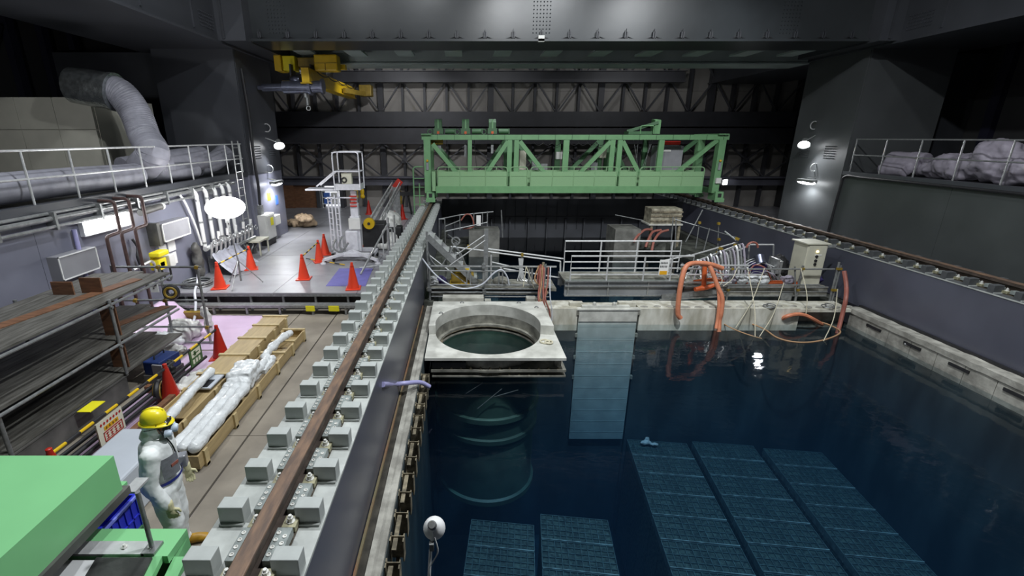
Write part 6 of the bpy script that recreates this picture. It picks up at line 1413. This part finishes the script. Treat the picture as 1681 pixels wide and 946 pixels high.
for k, (c, s_) in enumerate((((-7.51, 20.52, 0.66), (.5, .3, .17)), ((-7.01, 20.41, 0.68), (.36, .3, .18)), ((-6.97, 19.89, 0.98), (.34, .28, .16)))):
    tag(remesh(MB().ball(c, s_).ball((c[0]+.2, c[1], c[2]), tuple(q*.8 for q in s_)), 'sand_sack', 'sand_orange', None, .04, 2, .09, .16), ['left lower sack of the pile by the far doorway', 'right lower sack of the pile by the far doorway', 'top sack of the pile by the far doorway'][k], 'sack', 'sacks piled by the doorway')
for k, (x, lab) in enumerate(((-5.95, 'left yellow tool bag hanging from the far beam'), (-5.6, 'right yellow tool bag hanging from the far beam'))):
    tag(remesh(MB().ball((x, 25.6, 1.45), (.12, .08, .2)).ball((x, 25.6, 1.2), (.14, .1, .12)).cyl((x, 25.6, 1.6), (x, 26.12, 1.8), .03), 'tool_bag', 'yellow_paint', None, .03, 1), lab, 'bag', 'yellow bags on the far beam')
tag(remesh(MB().ball((-3.6, 25.6, 1.3), (.14, .08, .3)).ball((-3.55, 25.6, 1.0), (.1, .08, .25)).cyl((-3.6, 25.6, 1.5), (-3.6, 26.12, 1.8), .03), 'hanging_harness', 'yellow_dull', None, .03, 1, .03, .1), 'yellow harness hanging on the far wall right of the lift', 'harness')
# ---- personnel lift
lf = thing('personnel_lift', 'white mast lift with caged basket on the steel deck', 'lift', (-3.55, 14.8, .5))
LX, LY = -3.62, 14.8
MB().box(-4.25, -2.9, 14.35, 14.47, .66, .78).box(-4.25, -2.9, 15.1, 15.22, .66, .78).box(-4.25, -4.1, 14.35, 15.22, .66, .78).box(-3.05, -2.9, 14.35, 15.22, .66, .78).build('chassis', 'lift_white', lf, bevel=.01)
for x, y in ((-4.2, 14.4), (-2.95, 14.4), (-4.2, 15.15), (-2.95, 15.15)):
    MB().cyl((x-.03, y, .58), (x+.03, y, .58), .08, n=14).build('caster', 'rubber_black', lf, True); MB().box(x-.05, x+.05, y-.05, y+.05, .6, .68).build('caster_fork', 'galv', lf)
for (xa, ya) in ((-4.45, 14.1), (-2.75, 14.1)): MB().beam((LX, 14.5, .82), (xa, ya, .62), .08, .08).lathe([(.09, 0), (.09, .03), (.03, .06), (.03, .12)], (xa, ya, .5), 12).build('outrigger', 'lift_white', lf)
MB().box(-3.82, -3.42, 14.55, 14.95, .78, 1.45).build('power_pack', 'lift_white', lf, bevel=.04)
for k, (w_, z0_, z1_) in enumerate(((.30, .78, 1.9), (.24, 1.3, 2.3), (.18, 1.8, 2.68))):
    MB().box(LX+.12-w_/2, LX+.12+w_/2, 14.62+.04*k, 14.84, z0_, z1_).build('mast_section', 'lift_white', lf, bevel=.01)
for k in range(4): MB().box(LX+.02, LX+.22, 14.61, 14.62+.07, 2.2+k*.1, 2.24+k*.1).build('mast_stripe', 'cone_dark_red', lf)
MB().box(LX-.06, LX+.3, 14.55, 14.62, 1.5, 1.85).build('mast_cover', 'box_white', lf, bevel=.01)
bx0, bx1, by0, by1, bz = -4.02, -3.24, 14.55, 15.15, 2.72
MB().box(bx0, bx1, by0, by1, bz, bz+.05).build('basket_floor', 'lift_white', lf)
MB().box(bx0, bx1, by0, by0+.02, bz+.05, bz+.18).box(bx0, bx0+.02, by0, by1, bz+.05, bz+.18).box(bx1-.02, bx1, by0, by1, bz+.05, bz+.18).build('basket_kick', 'lift_white', lf)
for y in (by0, by1): MB().tube(rounded([(bx0, y, bz), (bx0, y, bz+1.12), (bx1, y, bz+1.12), (bx1, y, bz)], .1), .02, 8).build('basket_hoop', 'lift_white', lf, True)
for x in (bx0, bx1): MB().cyl((x, by0, bz+1.1), (x, by1, bz+1.1), .018).cyl((x, by0, bz+.55), (x, by1, bz+.55), .018).build('basket_side_rail', 'lift_white', lf, True)
for y in (by0, by1): MB().cyl((bx0, y, bz+.55), (bx1, y, bz+.55), .018).build('basket_mid_rail', 'lift_white', lf, True)
MB().box(-3.8, -3.5, by0+.05, by0+.2, bz+.18, bz+.5).build('basket_box', 'cabinet_beige', lf); MB().torus((-3.72, by0+.03, bz+.3), .07, .02, 14, 6, (PI/2, 0, 0)).build('basket_dial', 'rubber_black', lf, True)
for dy in (0, .4): MB().beam((bx0, by0+.1+dy, bz+.55), (-4.6, by0+.1+dy, bz+.1), .04, .04).build('basket_strut', 'lift_white', lf)
MB().box(-4.95, -4.0, by0+.05, by1-.05, bz-.02, bz+.03).build('side_step', 'lift_white', lf)
for k in range(4):
    x = -4.36 + k*.13; y = 14.9 - .08*k
    MB().cyl((x, y, .78), (x, y, 2.45+.06*k), .026, n=8).build('frame_tube', 'lift_white', lf, True)
for k in range(9): MB().cyl((-4.36, 14.9, .9+k*.18), (-4.23, 14.82, .9+k*.18), .014).cyl((-4.1, 14.74, .9+k*.18), (-3.97, 14.66, .9+k*.18), .014).build('frame_rung', 'lift_white', lf)
MB().cyl((-4.36, 14.8, 2.46), (-3.4, 14.75, 2.46), .022).build('frame_top', 'lift_white', lf, True)
MB().tube(catmull([(-4.1, 14.5, 1.2), (-4.2, 14.45, .95), (-3.95, 14.4, .8), (-3.7, 14.42, 1.1)], 5), .03, 6).tube(catmull([(-3.9, 14.5, 1.3), (-4.0, 14.42, 1.0), (-3.8, 14.4, .85)], 5), .025, 6).build('lift_hose', 'galv_dull', lf, True)
bk = thing('black_tank', 'black box with a yellow disc behind the lift', 'tank', (-3.05, 16.2, .5))
MB().box(-3.6, -2.8, 16.0, 16.8, .5, 1.42).build('tank_body', 'rubber_black', bk, bevel=.04); MB().cyl((-3.32, 15.86, 1.45), (-3.32, 15.99, 1.45), .19, n=24).build('yellow_disc', 'yellow_paint', bk, True); MB().cyl((-3.32, 15.84, 1.45), (-3.32, 15.86, 1.45), .05).build('disc_hub', 'rubber_black', bk)
# sloping ramp
rp = thing('sloping_ramp', 'pale truss ramp rising towards the crane behind the lift', 'ramp', (-3.74, 17.03, 0.5))
A, B = Vector((-3.2, 16.6, 1.35)), Vector((-3.25, 22.2, 2.05))
for dx in (-.18, .18):
    MB().beam(A+Vector((dx, 0, 0)), B+Vector((dx, 0, 0)), .05, .09).beam(A+Vector((dx, 0, .22)), B+Vector((dx, 0, .22)), .04, .05).build('ramp_chord', 'galv_bright', rp)
    for k in range(9): MB().beam(A.lerp(B, k/9)+Vector((dx, 0, 0)), A.lerp(B, (k+1)/9)+Vector((dx, 0, .22)), .025, .025).build('ramp_web', 'galv', rp)
MB().box(-3.36, -3.04, 16.6, 16.7, .5, 1.4).box(-3.42, -3.08, 22.0, 22.1, .5, 2.05).build('ramp_leg', 'galv_dull', rp)
MB().beam(B + Vector((-.2, .02, -.2)), B + Vector((.2, .02, .3)), .08, .3).build('ramp_end', 'cone_dark_red', rp)
tag(remesh(MB().ball((-3.2, 18.5, .75), (.62, .8, .42)).ball((-3.1, 18.0, .62), (.5, .5, .3)).ball((-3.1, 19.2, .95), (.45, .6, .45)), 'sheeted_heap', 'tarp_white', None, .05, 3, .06, .3), 'white sheeted heap on the deck under the sloping ramp', 'heap')
tag(remesh(MB().obox((-2.75, 16.4, .62), (.7, .9, .22)).ball((-2.8, 16.8, .8), (.3, .4, .14)), 'white_tarp_pile', 'tarp_white', None, .04, 3, .05, .2), 'flat white tarp pile right of the black box', 'heap')
dm2 = thing('dark_machine', 'dark machine with white top between tank and heap', 'machine', (-2.7, 17.4, .5))
MB().box(-3.0, -2.4, 17.1, 17.6, .5, 1.1).build('machine_body', 'rubber_black', dm2, bevel=.03); MB().box(-2.95, -2.6, 17.15, 17.5, 1.1, 1.2).build('machine_top', 'foam_white', dm2)
# stair handrail beside the lift
hr = thing('stair_handrail', 'galvanised pipe handrail of a short stair beside the rail', 'handrail', (-2.56, 13.64, 0.5))
a_, b_ = Vector((-3.0, 12.78, 0.52)), Vector((-2.42, 14.4, 1.72))
a_.z = .55; MB().cyl(a_, b_, .03, n=8).build('sloping_pipe', 'galv', hr, True)
for x, y in ((-2.42, 14.4), (-2.3, 14.9)): MB().cyl((x, y, .5), (x, y, 1.9), .03, n=8).build('upright_pipe', 'galv', hr, True)
MB().cyl((a_.x-.1, a_.y+.3, .66), (-2.1, 13.6, .66), .026, n=8).build('cross_pipe', 'galv', hr, True)
MB().obox((-2.42, 14.38, 1.68), (.09, .09, .1)).build('pipe_clamp', 'galv_dull', hr)
h2 = thing('stair_handrail', 'bent pipe hand hoop behind the sloping handrail', 'handrail', (-2.65, 15.3, .5))
MB().tube(rounded([(-2.75, 15.2, .5), (-2.75, 15.2, 1.35), (-2.5, 15.6, 1.35), (-2.5, 15.6, .5)], .1), .022, 8).build('hoop_pipe', 'galv_bright', h2, True); MB().cyl((-2.62, 15.4, .5), (-2.62, 15.4, 1.9), .022).build('hoop_post', 'galv_bright', h2)
bk2 = thing('black_stand', 'dark tool stand by the far wall beside the green ladder', 'stand', (-3.03, 23.93, 0.5))
p_ = (-3.03, 23.93, 0.5)
for dx in (-.25, .25): MB().cyl((p_[0]+dx, p_[1], .5), (p_[0]+dx*.4, p_[1], 1.5), .05).build('stand_leg', 'rubber_black', bk2)
MB().box(p_[0]-.35, p_[0]+.35, p_[1]-.1, p_[1]+.1, 1.45, 1.62).cyl((p_[0]-.3, p_[1], 1.6), (p_[0]-.4, p_[1], 1.85), .05).cyl((p_[0]+.25, p_[1], 1.6), (p_[0]+.35, p_[1], 1.8), .05).build('stand_top', 'rubber_black', bk2)
# blue mat
P4 = [(-3.72, 11.81, 0.5), (-3.81, 13.56, 0.5), (-2.8, 13.56, 0.5), (-2.67, 11.81, 0.5)]
tag(MB().prism([p[:2] for p in P4], .501, .508).build('blue_mat', 'blue_mat'), 'violet blue mat lying on the deck beside the front cone', 'mat')
# big dark beam base below gallery on far left (bench for the scaffold side)

# added work light, unseen beyond the left edge of the view, to brighten the gallery
gw = thing('gallery_work_light', 'work light on a stand lighting the ducts on the left gallery', 'lamp', (-9.2, 7.6, 3.1))
for k in range(3): MB().cyl((-9.2, 7.6, 3.9), (-9.2+.4*math.cos(k*2.1), 7.6+.4*math.sin(k*2.1), 3.11), .015).build('tripod_leg', 'galv_dull', gw)
MB().cyl((-9.2, 7.6, 3.8), (-9.2, 7.6, 4.75), .02).build('stand_pole', 'galv_dull', gw)
MB().box(-9.35, -9.05, 7.5, 7.6, 4.75, 4.95).build('lamp_head', 'galv_dull', gw); MB().box(-9.33, -9.07, 7.6, 7.61, 4.77, 4.93).build('lamp_glass', 'lamp_glow', gw)
spot_light('gallery_light', (-9.2, 7.7, 4.85), (-9.6, 13, 4.0), 190, 95, .1)

bpy.data.scenes.remove(TMP)
